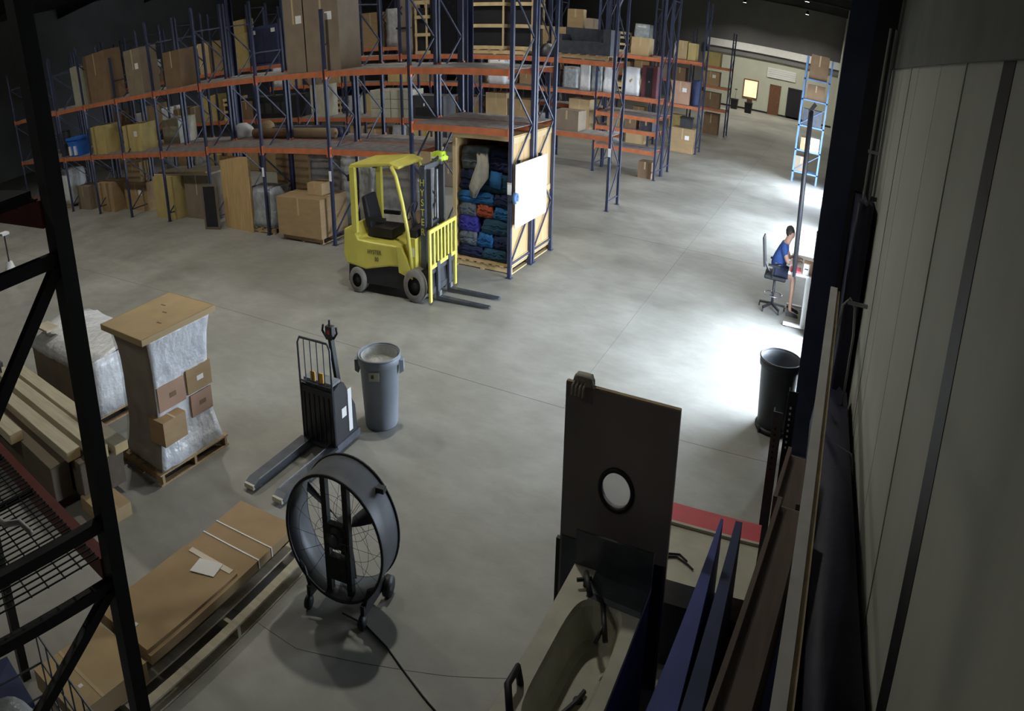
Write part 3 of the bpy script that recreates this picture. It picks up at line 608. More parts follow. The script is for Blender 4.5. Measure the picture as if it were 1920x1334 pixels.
# ================================================================== FORKLIFT
def forklift():
    t = thing('forklift', 'yellow and black forklift with lowered forks parked facing right', 'forklift', (-8.04, 10.92, 0), R(5))
    # black lower chassis
    MB().prism([(-1.02,.16),(-.98,.52),(-.25,.58),(.50,.50),(.98,.50),(1.02,.16)], -.50, .50).build('chassis', 'black', t)
    # yellow counterweight and side panels
    cw = MB().prism([(-1.04,.46),(-1.10,.62),(-1.06,1.02),(-.86,1.10),(-.70,.88),(-.45,.86),(.30,.84),(.40,.52),(.05,.50),(-.55,.40)], -.54, .54).build('counterweight', 'yellow', t); bevel(cw, .03, 3)
    for s in (-1, 1):
        b = MB().prism([(.26,.84),(.36,.84),(.62,.46),(.62,.36),(.30,.44)], s*.54-.03, s*.54+.03).build('side_panel', 'yellow', t)
    box('step_plate', 'black', .30, .64, -.52, .52, .40, .46, t)
    box('cowl', 'yellow', .52, .66, -.50, .50, .46, .98, t); box('dashboard', 'black', .46, .66, -.44, .44, .98, 1.10, t)
    # overhead guard
    g = MB().prism([(-.90,2.0),(-.84,2.07),(.10,2.12),(.34,2.06),(.32,2.02),(.08,2.06)], -.50, .50).build('overhead_guard', 'yellow', t); bevel(g, .015)
    for s in (-1, 1):
        box('guard_leg', 'yellow', -.84, -.72, s*.50-.045, s*.50+.045, .98, 2.03, t)
        MB().tube([(.16,s*.50,2.06),(.26,s*.51,1.92),(.40,s*.52,1.52),(.52,s*.53,1.06),(.60,s*.53,.44)], .040, 10).build('guard_leg', 'yellow', t, True)
    box('seat', 'black', -.62, -.02, -.27, .27, .88, 1.02, t); sb = MB().hexa([(-.68,-.25,1.0),(-.54,-.25,1.0),(-.54,.25,1.0),(-.68,.25,1.0)], [(-.80,-.22,1.50),(-.70,-.22,1.52),(-.70,.22,1.52),(-.80,.22,1.50)]).build('seat_back', 'black', t); bevel(sb, .03)
    for s in (-1, 1): box('armrest', 'black', -.55, -.15, s*.30-.03, s*.30+.03, 1.14, 1.20, t)
    MB().cyl((.46,0,1.02),(.32,0,1.28),.03).build('steering_column', 'black', t)
    sw = [(0.32+.17*math.cos(a)*.45, .18*math.sin(a), 1.30+.17*math.cos(a)*.9) for a in [2*PI*i/20 for i in range(20)]]
    MB().tube(sw, .014, 8, True).build('steering_wheel', 'black', t, True)
    MB().tube([(.50,-.2,1.08),(.46,-.22,1.28)], .012, 6).build('lever', 'black', t); MB().tube([(.50,-.26,1.08),(.46,-.28,1.26)], .012, 6).build('lever', 'black', t)
    # wheels
    for x, r, w in ((-.76,.21,.20),(.66,.265,.24)):
        for s in (-1, 1):
            wl = MB().lathe([(r*.55,-w/2),(r*.93,-w/2),(r,-w/2+.03),(r,w/2-.03),(r*.93,w/2),(r*.55,w/2)], 28, M=Matrix.Rotation(R(90),3,'X')).build('tyre', 'rubber', t, True, (x, s*.47, r))
            MB().lathe([(0,-w*.36),(r*.20,-w*.40),(r*.24,-w*.30),(r*.56,-w*.36),(r*.58,0),(r*.56,w*.36),(r*.24,w*.30),(r*.20,w*.40),(0,w*.36)], 24, M=Matrix.Rotation(R(90),3,'X')).build('hub', 'hub', wl, True)
    # mast
    for s in (-1, 1):
        box('mast_channel', 'steel_dark', 0.72, 0.84, s*.34-.035, s*.34+.035, .06, 2.06, t)
        box('mast_channel', 'dark_grey', 0.85, 0.94, s*.27-.03, s*.27+.03, .06, 2.02, t)
        MB().cyl((.80,s*.22,.2),(.80,s*.22,1.95),.028).build('lift_cylinder', 'steel', t)
        MB().tube([(.78,s*.12,.3),(.77,s*.13,1.2),(.82,s*.12,2.0)], .014, 6).build('hose', 'black', t)
    for z in (.30, 1.10, 2.0): box('cross_member', 'dark_grey', 0.73, 0.83, -.34, .34, z, z+.08, t)
    box('mast_plate', 'black', 0.70, 0.72, -.305, -.195, .95, 1.92, t)
    for k, c in enumerate('HYSTER'): text('letter', c, .15, 'yellow', t, (.698, -.25, 1.82-k*.15), (R(90), 0, R(-90)))
    for k, c in enumerate('HYSTER'): text('letter', c, .15, 'yellow', t, (.78, -.378, 1.82-k*.15), (R(90), 0, 0))
    # carriage, load backrest, forks
    for z in (.14, .46): box('carriage_bar', 'dark_grey', 0.96, 1.02, -.50, .50, z, z+.09, t)
    box('carriage_plate', 'steel_dark', 0.94, 0.98, -.30, .30, .12, .62, t)
    lb = MB().bx(1.01,1.05,-.60,-.52,.05,1.16).bx(1.01,1.05,.52,.60,.05,1.16).bx(1.01,1.05,-.52,.52,1.10,1.16).bx(1.01,1.05,-.52,.52,.55,.61).build('load_backrest', 'yellow', t)
    for k in range(6): box('backrest_bar', 'yellow', 1.015, 1.045, -.38+k*.152-.030, -.38+k*.152+.030, .61, 1.10, lb)
    for s in (-1, 1):
        MB().prism([(1.02,.03),(1.02,.62),(1.07,.62),(1.07,.08),(1.30,.07),(2.18,.045),(2.20,.03)], s*.25-.055, s*.25+.055).build('fork', 'steel_dark', t)
        box('fork_tip', 'steel', 1.072, 1.10, s*.25-.05, s*.25+.05, .085, .16, t)
    MB().tube([(.76,0,2.06),(.9,.1,2.16),(.8,.25,2.1)], .02, 6).build('hose', 'black', t)
    # details
    box('beacon_strip', 'dark_grey', -.9, -.8, .42, .50, 1.86, 1.94, t)
    box('tail_light', 'black', -.92, -.84, -.52, -.44, 1.80, 1.90, t)
    text('lettering', 'HYSTER', .10, 'yellow_decal', t, (-.30, -.5465, .70), (R(90), 0, 0)); text('lettering', '50', .10, 'yellow_decal', t, (-.25, -.5465, .59), (R(90), 0, 0))
    box('warning_label', 'paper', .44, .458, -.40, -.22, 1.00, 1.08, t); box('warning_label', 'paper', .56, .64, -.504, -.50, .70, .84, t)
    return t
forklift()
t = thing('safety_vest', 'bright green safety vest bunched on the mast of the forklift', 'vest', (-7.26, 11.30, 2.08)); wavy_box(.30, .22, .13, .05, .3, seed=77).build('cloth', 'hivis', t, True); box('stripe', 'paper', -.12, .12, -.113, -.10, .03, .06, t)

# ================================================================== ELECTRIC PALLET JACK
t = thing('pallet_jack', 'black electric pallet jack with wire backrest and lowered forks', 'pallet jack', (-5.64, 5.72, 0), R(3))
MB().prism([(-.02,.06),(-.02,.70),(.10,.74),(.20,.72),(.42,.40),(.46,.06)], -.28, .28, 'x').build('battery_box', 'black', t)
box('front_cover', 'black_gloss', -.275, .275, -.045, -.02, .10, .68, t)
for k in range(6): box('cover_rib', 'black', -.22+k*.085-.01, -.22+k*.085+.01, -.055, -.045, .12, .62, t)
box('base_skirt', 'steel_dark', -.30, .30, -.03, .48, .04, .12, t)
box('top_panel', 'grey_plastic', -.25, .25, .0, .17, .735, .76, t)
box('trim_strip', 'white', .281, .287, .26, .34, .16, .62, t)
box('side_label', 'paper', .281, .285, .12, .22, .36, .46, t); box('warning_label', 'orange_label', -.10, -.02, -.03, -.015, .76, .86, t); box('warning_label', 'orange_label', .04, .12, -.03, -.015, .76, .86, t)
for s in (-1, 1):
    MB().prism([(-1.14,.03),(-1.16,.07),(-1.08,.10),(-.04,.105),(-.04,.03)], s*.245-.085, s*.245+.085, 'x').build('fork', 'steel_dark', t)
    box('fork_edge', 'steel', s*.245-.085 if s > 0 else s*.245+.075, s*.245-.075 if s > 0 else s*.245+.085, -1.06, -.05, .100, .108, t)
    MB().cyl((s*.245-.06,-1.02,.045),(s*.245+.06,-1.02,.045),.04).build('load_wheel', 'cream', t)
    box('fork_tip', 'cream', s*.245-.08, s*.245+.08, -1.18, -1.14, .03, .075, t)
    MB().cyl((s*.2-.03,.30,.06),(s*.2+.03,.30,.06),.06).build('caster', 'black', t)
fr = [(-.275,-.04,.08),(-.275,-.045,1.14),(-.235,-.045,1.20),(.235,-.045,1.20),(.275,-.045,1.14),(.275,-.04,.08)]
MB().tube(fr, .014, 8).build('backrest_frame', 'steel_dark', t, True)
for k in range(4): MB().tube([(-.165+k*.11,-.045,.72),(-.165+k*.11,-.045,1.20)], .008, 6).build('backrest_wire', 'steel_dark', t)
MB().tube([(-.27,-.045,.74),(.27,-.045,.74)], .010, 6).build('backrest_wire', 'steel_dark', t)
MB().bar((.06,.36,.55),(.02,.30,1.12),.07,.05).build('tiller_arm', 'black', t)
MB().tube([(-.10,.30,1.24),(-.115,.295,1.18),(-.06,.295,1.12),(.08,.295,1.12),(.135,.295,1.18),(.12,.30,1.24)], .016, 8).build('tiller_handle', 'black', t, True)
box('tiller_head', 'dark_grey', -.045, .065, .27, .34, 1.10, 1.24, t); box('tiller_button', 'red', -.01, .03, .265, .272, 1.16, 1.20, t); MB().cyl((.01,.30,1.24),(.01,.30,1.30),.015).build('tiller_knob', 'black', t)

# ================================================================== BINS
def barrel(name, label, cat, x, y, r0, r1, h, m, handles=True, rz=0.0):
    t = thing(name, label, cat, (x, y, 0), rz)
    MB().lathe([(0,.0),(r0*.96,.0),(r0,.02),(r1*.97,h-.10),(r1*1.05,h-.09),(r1*1.06,h-.02),(r1*1.02,h),(r1*.97,h-.01),(r1*.94,h-.10),(r0*.95,.03),(0,.03)], 36).build('body', m, t, True)
    MB().lathe([(r1*1.02,h-.012),(r1*1.075,h-.012),(r1*1.085,h+.004),(r1*1.04,h+.012),(r1*1.0,h+.004),(r1*1.02,h-.012)], 36).build('rim', m, t, True)
    if handles:
        for s in (-1, 1): MB().hexa([(s*r1*1.02,-.07,h-.20),(s*r1*1.22,-.05,h-.18),(s*r1*1.22,.05,h-.18),(s*r1*1.02,.07,h-.20)], [(s*r1*1.02,-.07,h-.05),(s*r1*1.22,-.05,h-.06),(s*r1*1.22,.05,h-.06),(s*r1*1.02,.07,h-.05)]).build('handle', m, t)
    return t
t = barrel('trash_can', 'grey round trash can with handles beside the pallet jack', 'trash can', -5.33, 6.66, .235, .285, .80, 'grey_plastic', True, R(28))
MB().lathe([(.26,.79),(.255,.70),(.235,.66),(.12,.63),(0,.64)], 24).build('bin_liner', 'liner', t, True)
box('sticker', 'cream', -.10, .04, -.302, -.292, .60, .69, t); box('sticker', 'dark_grey', -.07, -.03, -.305, -.302, .63, .67, t)
t = barrel('trash_can', 'tall black trash can on wheels in the dock door light', 'trash can', -.15, 9.22, .245, .30, .86, 'can_black', False)
MB().lathe([(.0,.02),(.28,.02),(.28,.06),(0,.06)], 24).build('dolly', 'black', t, True)
for k in range(4): a = R(45+90*k); MB().cyl((.28*math.cos(a)-.015,.28*math.sin(a),.035),(.28*math.cos(a)+.015,.28*math.sin(a),.035),.035).build('caster', 'black', t)

# ================================================================== DRUM FAN
t = thing('drum_fan', 'large black drum fan on wheels standing on the floor', 'fan', (-3.65, 3.75, 0), R(10))
RF, ZF, DF = .52, .66, .34
MX = Matrix.Rotation(R(-90), 3, 'X')   # lathe axis z -> +y
MB().lathe([(RF,0),(RF,DF),(RF-.012,DF),(RF-.012,0),(RF,0)], 56, (0,0,ZF), MX).build('drum', 'fan_shell', t, True)
for y in (0.0, DF): MB().tube([(math.cos(a)*RF, y, ZF+math.sin(a)*RF) for a in [2*PI*i/56 for i in range(56)]], .014, 8, True).build('rim', 'black', t, True)
for x in (-.115, .115): box('motor_bracket', 'black', x-.028, x+.028, .06, .12, ZF-RF+.02, ZF+RF-.02, t)
box('motor_mount', 'black', -.11, .11, .05, .11, ZF-.10, ZF+.10, t)
mo = MB().cyl((0,.02,ZF),(0,.22,ZF),.085,n=20).build('motor', 'dark_grey', t, True)
MB().cyl((0,.02,ZF),(0,.0,ZF),.05,n=16).build('pulley', 'steel_dark', mo, True)
box('belt_guard', 'black', -.09, .09, .05, .12, ZF-.38, ZF-.18, t)
for k in range(3):
    a0 = R(30+120*k); b = MB(); vs = []
    for j in range(6):
        f = j/5; rr = .09+(RF-.13)*f
        for s in (0, 1):
            a = a0 + (s-.5)*(.50-.20*f); vs.append((rr*math.cos(a), .22+(.05 if s else -.02), ZF+rr*math.sin(a)))
    fb = b.add(vs, [(2*j, 2*j+1, 2*j+3, 2*j+2) for j in range(5)]).build('blade', 'dark_grey', t, True); md = fb.modifiers.new('solid', 'SOLIDIFY'); md.thickness = .006
for y in (.0, DF):
    for k in range(14):
        a = 2*PI*k/14; MB().tube([(.07*math.cos(a),y,ZF+.07*math.sin(a)),(RF*math.cos(a),y,ZF+RF*math.sin(a))], .0018, 4).build('guard_spoke', 'black', t)
    for rr in (.20, .38): MB().tube([(math.cos(a)*rr, y, ZF+math.sin(a)*rr) for a in [2*PI*i/36 for i in range(36)]], .0018, 4, True).build('guard_ring', 'black', t)
for s in (-1, 1):
    MB().prism([(-.04,.10),(-.04,.20),(.40,.20),(.40,.10)], s*.30-.02, s*.30+.02, 'x').build('foot_frame', 'black', t)
    MB().tube([(s*.30,.0,.15),(s*.36,.0,.34),(s*.42,.02,.36)], .016, 6).build('foot_stay', 'black', t)
for s in (-1, 1):
    MB().cyl((s*.34-.03,.42,.09),(s*.34+.03,.42,.09),.09,n=20).build('wheel', 'black', t, True); MB().cyl((s*.34-.032,.42,.09),(s*.34+.032,.42,.09),.03,n=10).build('wheel_hub', 'dark_grey', t)
    MB().cyl((s*.30-.02,-.05,.06),(s*.30+.02,-.05,.06),.06,n=16).build('wheel', 'black', t, True)
box('drum_handle', 'black', .36, .44, .22, .28, ZF+.36, ZF+.40, t)
o = MB().tube([(-3.62,3.78,.012),(-3.35,3.80,.008),(-3.03,3.71,.008),(-2.75,3.585,.008),(-2.46,3.46,.008),(-2.1,3.32,.008)], .008, 6).build('power_cord', 'black', None, True); tag(o, 'black power cord lying on the floor in front of the drum fan', 'cord')

# ================================================================== TALL WRAPPED STACK ON A PALLET
PX, PY = -7.38, 4.46
pallet('wooden pallet under the tall wrapped stack of boxes', PX, PY, 0, 1.06, 1.18, R(0), 'wood', nb=7)
t = thing('wrapped_stack', 'tall waisted stack of boxes in plastic film with flat cardboard lid', 'wrapped load', (PX, PY, .127))
hs = 1.43
def waist(w, d, zs, qs, seed, amp=.02, nx=8):
    rnd = random.Random(seed); b = MB(); per = 4*nx; vs = []
    for z, q in zip(zs, qs):
        for i in range(per):
            s, k = divmod(i, nx); u = k/nx-.5; px, py = [(u,-.5),(.5,u),(-u,.5),(-.5,-u)][s]
            r_ = 1+rnd.uniform(-amp, amp); vs.append((px*w*q*r_, py*d*q*r_, z+rnd.uniform(-amp, amp)*.6*(0 < z < hs)))
    n_ = len(zs); fs = [(j*per+i, j*per+(i+1) % per, (j+1)*per+(i+1) % per, (j+1)*per+i) for j in range(n_-1) for i in range(per)]
    fs += [tuple(range(per))[::-1], tuple(range((n_-1)*per, n_*per))]
    return b.add(vs, fs)
zs = [0,.12,.30,.48,.66,.84,1.02,1.18,1.34,hs-.05]; qs = [.98,.90,.84,.82,.82,.82,.83,.86,.92,.97]
waist(1.0, 1.10, zs, [q*.965 for q in qs], 5, .006).build('cartons', 'card_grey', t)
# film: white sheet over the aisle side, clear film over the near side
b = MB(); vs = []; nz = len(zs); NY = 12; rnd = random.Random(8)
for z, q in zip(zs, qs):
    for i in range(NY+1):
        f = i/NY-.5; vs.append((.5*q*1.0+.012+rnd.uniform(-.012,.016), f*1.10*q, z+rnd.uniform(-.02,.02)*(0 < z < 1.3)))
o = b.add(vs, [(j*(NY+1)+i, j*(NY+1)+i+1, (j+1)*(NY+1)+i+1, (j+1)*(NY+1)+i) for j in range(nz-1) for i in range(NY)]).build('white_sheet', 'film_white', t, True); md = o.modifiers.new('solid', 'SOLIDIFY'); md.thickness = .006
waist(1.02, 1.12, zs, qs, 9, .012).build('stretch_film', 'film_clear', t, True)
lid = MB().bx(-.54,.54,-.60,.60,hs-.05,hs-.04).bx(-.54,.54,-.605,-.595,hs-.05,hs+.012).bx(-.54,.54,.595,.605,hs-.05,hs+.012).bx(-.545,-.535,-.6,.6,hs-.05,hs+.012).bx(.535,.545,-.6,.6,hs-.05,hs+.012).bx(-.54,.54,-.60,.60,hs,hs+.012).build('cardboard_lid', 'card_light', t)
for x, y in ((-.2,.25),(.05,.1),(.28,-.15)): box('slot', 'card_dark', x-.05, x+.05, y-.012, y+.012, hs+.012, hs+.014, lid)
for (y, z, w, h, dx, m, rz) in ((-.20,.60,.44,.26,.0,'card_pink',0),(.27,.62,.42,.26,.0,'card',0),(.27,.36,.36,.24,.0,'card_pink',0)):
    c = MB().bx(.36+dx,.42+dx+.03,y-w/2,y+w/2,z,z+h).build('small_carton', m, t); box('carton_print', 'paper' if z == .62 else 'card_dark', .45+dx, .452+dx, y-.04, y+.07, z+h*.4, z+h*.6, c)
c = MB().hexa([(.30,-.52,.30),(.62,-.50,.30),(.60,-.12,.30),(.28,-.14,.30)], [(.30,-.52,.56),(.62,-.50,.56),(.60,-.12,.56),(.28,-.14,.56)]).build('small_carton', 'card', t); MB().hexa([(.30,-.34,.561),(.62,-.32,.561),(.62,-.29,.561),(.30,-.31,.561)], [(.30,-.34,.563),(.62,-.32,.563),(.62,-.29,.563),(.30,-.31,.563)]).build('tape', 'tape_clear', c)

# ================================================================== LONG CARTONS ON A PALLET (front left)
pallet('long wooden pallet under the flat cartons in the foreground', -4.66, 2.92, 0, .92, 2.5, R(6), 'wood_pale', nb=5)
t = thing('long_carton', 'long flat brown carton with white label and two straps', 'box', (-4.80, 3.02, .127), R(6))
for y in (-.7,.1,.8): box('runner', 'wood_dark', -.30, .20, y-.05, y+.05, 0, .12, t)
MB().bx(-.40,.40,-1.0,1.02,.12,.20).build('body', 'card', t)
MB().hexa([(-.40,-1.0,.201),(.36,-1.0,.201),(.36,.15,.201),(-.40,.15,.201)], [(-.40,-1.0,.235),(.36,-1.0,.235),(.36,.15,.22),(-.40,.15,.22)]).build('top_flap', 'card', t)
for y in (.42, .62): MB().bx(-.405,.405,y-.007,y+.007,.2,.206).bx(.400,.406,y-.007,y+.007,.12,.2).build('strap', 'white', t)
MB().hexa([(-.06,-.10,.23),(.20,-.02,.225),(.16,.16,.225),(-.10,.08,.23)], [(-.06,-.10,.236),(.20,-.02,.231),(.16,.16,.231),(-.10,.08,.236)]).build('shipping_label', 'paper', t)
MB().bx(-.30,.30,.10,.16,.221,.226).build('tape', 'tape_clear', t); MB().bx(.02,.06,-.95,-.86,.236,.24).build('sticker', 'paper', t)
t = thing('long_carton', 'smaller brown carton lying at the near end of the long carton', 'box', (-4.62, 1.62, .127), R(6)); MB().bx(-.36,.36,-.38,.36,0,.18).build('body', 'card_light', t); MB().bx(-.362,.362,-.12,-.09,.18,.183).build('tape', 'tape', t); MB().bx(.1,.14,-.2,-.16,.18,.183).build('sticker', 'paper', t)

# ================================================================== NEAR RACK AT THE LEFT EDGE
def near_deck():
    b = MB()
    for i in range(50): x = -1.22+2.44*i/49; b.bx(x-.003, x+.003, .02, 1.0, .004, .010)
    for j in range(11): y = .03+.096*j; b.bx(-1.22, 1.22, y-.003, y+.003, -.002, .004)
    for x in (-.9, -.3, .3, .9): b.bx(x-.02, x+.02, .0, 1.02, -.03, -.002)
    return b.mesh('wire_deck', 'black', fix=False)
t = thing('pallet_rack', 'dark near rack upright with braces and wire shelf at the left edge', 'pallet rack', (-2.75, 1.20, 0))
for y in (0, -1.08): MB().bx(-.05,.05,-.04,.04,0,6.2).bx(-.08,.08,-.07,.07,0,.012).build('post', 'black', t, loc=(0, y, 0))
for y in (0, -1.08): MB().bx(-.05,.05,-.04,.04,0,6.2).build('post', 'black', t, loc=(-2.557, y, 0))
for z in (.3, 1.32, 2.12, 2.40, 3.45, 5.2): MB().bar((0,-.04,z),(0,-1.04,z),.05,.05).build('brace', 'black', t)
for a, b_ in ((3.42,2.46),(2.10,1.36),(.34,1.28)): MB().bar((0,-.04,a),(0,-1.04,b_),.05,.05).build('brace', 'black', t)
for z in (2.22, 3.66):
    for y in (-.02, -1.06): MB().bx(-2.5,-.05,y-.03,y+.03,z-.10,z).build('beam', 'red_cart', t)
    link('wire_deck', cm('near_deck', near_deck), t, (-1.28, -1.05, z))
for x, y, z, m in ((-.05,.045,2.05,'steel'),): box('beam_clip', m, x-.02, x+.02, y-.01, y, z, z+.06, t)
box('shelf_liner', 'black', -2.44, -.1, -1.0, -.06, 3.672, 3.70, t)
o = MB().tube([(-3.55,.80,2.245),(-3.50,.84,2.26),(-3.45,.86,2.25),(-3.38,.93,2.26),(-3.26,.95,2.245)], .016, 6).build('plastic_scrap', 'white', None, True); tag(o, 'crumpled white plastic strip lying on the dark wire shelf', 'scrap')
t = thing('wire_basket', 'grey wire basket of bags on the floor beneath the near left rack', 'basket', (-3.75, .72, 0))
for z in (.02, .25, .5, .75, 1.0):
    for y in (-.42, .42): MB().tube([(-.62,y,z),(.62,y,z)], .008, 5).build('wire', 'steel_dark', t)
    for x in (-.62, .62): MB().tube([(x,-.42,z),(x,.42,z)], .008, 5).build('wire', 'steel_dark', t)
for i in range(7):
    for y in (-.42, .42): MB().tube([(-.62+i*.2067,y,0),(-.62+i*.2067,y,1.0)], .007, 5).build('wire', 'steel_dark', t)
sack('grey film bag lying inside the wire basket', -3.95, .70, .02, .7, .6, .85, 'film_grey', 91, 'plastic_bag', 'bag'); sack('second pale bag inside the wire basket, nearer the rack post', -3.42, .72, .02, .5, .55, .7, 'cream_dark', 92, 'plastic_bag', 'bag')
t = thing('blue_tote', 'blue plastic lid at the bottom left corner under the near rack', 'tote', (-4.75, .75, 0)); MB().hexa([(-.25,-.2,0),(.25,-.2,0),(.25,.2,0),(-.25,.2,0)], [(-.3,-.25,.4),(.3,-.25,.4),(.3,.25,.4),(-.3,.25,.4)]).build('body', 'blue_deep', t); box('lid', 'blue_deep', -.32, .32, -.27, .27, .4, .44, t)
# ================================================================== LUMBER AND WRAPPED PACK, LEFT
lab = ['farthest pale board on top of the lumber stack', 'second pale board from the far side of the lumber stack', 'third pale board on top of the lumber stack', 'nearest pale board on top of the lumber stack']
for i, (y, x1, dz) in enumerate(((3.50,-7.05,.0),(3.22,-7.12,.03),(2.95,-7.45,.01),(2.55,-8.6,.02))):
    t = thing('lumber', lab[i], 'lumber', (x1-2.0, y, .50), R(-1+i*.5), 'boards of the lumber stack'); bevel(MB().bx(-2.0,2.0,-.10,.10,0,.10+dz).build('board', 'wood_pale', t), .006); box('end_grain', 'wood_light', 2.0, 2.004, -.095, .095, .005, .095+dz, t)
for i, (y, x1) in enumerate(((3.40,-7.2),(3.08,-7.3),(2.76,-7.55))):
    t = thing('lumber', 'dark board in the lower layer of the lumber stack, %s' % ('farthest','middle','nearest')[i], 'lumber', (x1-2.0, y, .10), 0, 'boards of the lumber stack'); bevel(MB().bx(-2.0,2.0,-.14,.14,0,.395).build('board', 'wood_dark', t), .006); box('end_grain', 'wood_dark', 2.0, 2.004, -.13, .13, .01, .38, t)
for i, x in enumerate((-7.9, -9.6, -11.0)): tag(box('bearer', 'wood', x-.05, x+.05, 2.55, 3.6, 0, .10), 'wooden bearer under the lumber stack, %s from its near end' % ORD[i], 'lumber', 'bearers under the lumber')
carton('flat tan carton on the floor between lumber stack and near rack', -7.35, -6.7, 2.9, 3.3, 0, .14, 'card_light')
pallet('pallet under the low white wrapped pack', -10.2, 4.72, 0, 2.5, 1.35, 0, 'wood', nb=9)
t = thing('wrapped_pack', 'low white plastic wrapped pack beside the tall wrapped stack', 'wrapped load', (-10.2, 4.72, .127))
MB().bx(-1.22,1.22,-.66,.62,0,.66).build('cartons', 'card_grey', t)
b = MB(); rnd = random.Random(4); vs = []
for i in range(15):
    x = -1.25+2.5*i/14
    for (y, z) in ((-.68,.50),(-.67,.68),(-.3,.72),(0,.76),(.35,.72),(.66,.68),(.66,.0)): vs.append((x, y+rnd.uniform(-.012,.012), z+rnd.uniform(-.02,.02)*(z > 0)))
fs = [(i*7+j, i*7+j+1, (i+1)*7+j+1, (i+1)*7+j) for i in range(14) for j in range(6)]
o = b.add(vs, fs).build('plastic_sheet', 'film_white', t, True); md = o.modifiers.new('s', 'SOLIDIFY'); md.thickness = .006
b = MB(); vs = []
for i in range(9):
    y = -.67+1.33*i/8
    for z in (0,.2,.42,.6,.72): vs.append((1.25+rnd.uniform(-.02,.02), y, z))
o = b.add(vs, [(i*5+j, i*5+j+1, (i+1)*5+j+1, (i+1)*5+j) for i in range(8) for j in range(4)]).build('plastic_sheet', 'film_white', t, True); md = o.modifiers.new('s', 'SOLIDIFY'); md.thickness = .006
box('carton_flap', 'wood_pale', -1.0, -.5, -.60, -.35, .80, .83, t)
t = thing('bar_clamp', 'thin black bar clamp standing upright at the lumber stack end', 'clamp', (-10.9, 3.20, .63)); MB().cyl((0,0,0),(0,0,.42),.018).build('bar', 'black', t); box('head', 'black', -.05, .05, -.03, .03, .40, .50, t); box('jaw', 'dark_grey', -.04, .10, -.03, .03, .10, .16, t)
t = thing('white_stand', 'small white wheeled stand with black pole at the far left', 'stand', (-19.75, 6.75, 0)); MB().lathe([(0,.05),(.25,.05),(.25,.12),(.16,.30),(.1,.45),(0,.45)], 18).build('base', 'white', t, True); MB().cyl((0,0,.42),(0,0,1.15),.025).build('pole', 'black', t); box('tray', 'white', -.18, .18, -.12, .12, 1.12, 1.18, t)
for k in range(3): a = 2*PI*k/3; MB().cyl((.2*math.cos(a),.2*math.sin(a)-.02,.04),(.2*math.cos(a),.2*math.sin(a)+.02,.04),.04).build('caster', 'black', t)

# ================================================================== RIGHT FOREGROUND: SINK UNIT, PORTHOLE DOOR, BOARDS
t = thing('sink_unit', 'cream topped basin unit with black fittings and dark blue sides', 'sink', (-1.13, 3.35, 0))
SX0, SX1, SY0, SY1, SZ = -.32, .31, -1.0, .82, 1.0
MB().bx(SX0+.02,SX1-.01,SY0+.02,SY1-.01,0,.62).bx(SX1-.03,SX1,SY0,SY1,.6,SZ-.04).bx(SX0,SX0+.03,SY0,SY1,.6,SZ-.04).bx(SX0,SX1,SY0,SY0+.03,.6,SZ-.04).bx(SX0,SX1,SY1-.03,SY1,.6,SZ-.04).build('cabinet', 'blue_deep', t)
# worktop with a rounded basin cut into it
def basin():
    b = MB(); n_ = 40; ring = lambda hw, y0, y1, z, rnd_: [(0.02+hw*c*1.0, (y0+y1)/2+((y1-y0)/2)*s_, z) for c, s_ in [(math.copysign(abs(math.cos(2*PI*i/n_))**rnd_, math.cos(2*PI*i/n_)), math.copysign(abs(math.sin(2*PI*i/n_))**rnd_, math.sin(2*PI*i/n_))) for i in range(n_)]]
    out = []
    for i in range(n_):
        c, s_ = math.cos(2*PI*i/n_), math.sin(2*PI*i/n_); k = 1/max(abs(c), abs(s_)); out.append(((SX0+SX1)/2+(SX1-SX0)/2*c*k, (SY0+SY1)/2+(SY1-SY0)/2*s_*k, SZ))
    rings = [[(x, y, SZ-.05) for x, y, z in out], out, ring(.205,-.62,.52,SZ,.5), ring(.19,-.60,.50,SZ-.03,.5), ring(.15,-.55,.45,SZ-.24,.55), ring(.10,-.48,.38,SZ-.27,.6)]
    vs = [p for r_ in rings for p in r_]; fs = [(j*n_+i, j*n_+(i+1) % n_, (j+1)*n_+(i+1) % n_, (j+1)*n_+i) for j in range(len(rings)-1) for i in range(n_)]; fs.append(tuple(range((len(rings)-1)*n_, len(rings)*n_)))
    return b.add(vs, fs)
basin().build('basin_top', 'cream', t, fix=True)
MB().cyl((.05,-.05,SZ-.268),(.05,-.05,SZ-.262),.035,n=16).build('drain', 'black', t); MB().tube([(.0,-.20,SZ-.25),(.05,-.08,SZ-.245),(.07,.02,SZ-.25)], .018, 6).build('drain_lever', 'black', t)
MB().tube([(-.16,.62,SZ),(-.16,.62,SZ+.09),(-.12,.52,SZ+.12),(-.06,.44,SZ+.08)], .022, 8).build('tap', 'black', t, True); MB().tube([(-.22,.58,SZ+.05),(-.12,.64,SZ+.05)], .014, 6).build('tap_lever', 'black', t)
MB().tube([(.02,.50,SZ+.0),(.08,.36,SZ-.02),(.12,.28,SZ-.08)], .02, 8).build('spout', 'black', t, True); MB().tube([(.08,.36,SZ-.02),(.05,.26,SZ-.10)], .016, 8).build('spout', 'black', t, True)
MB().tube([(-.24,-.36,SZ),(-.26,-.36,SZ+.10),(-.26,-.50,SZ+.10),(-.16,-.66,SZ+.02)], .024, 8).build('handle', 'black', t, True)
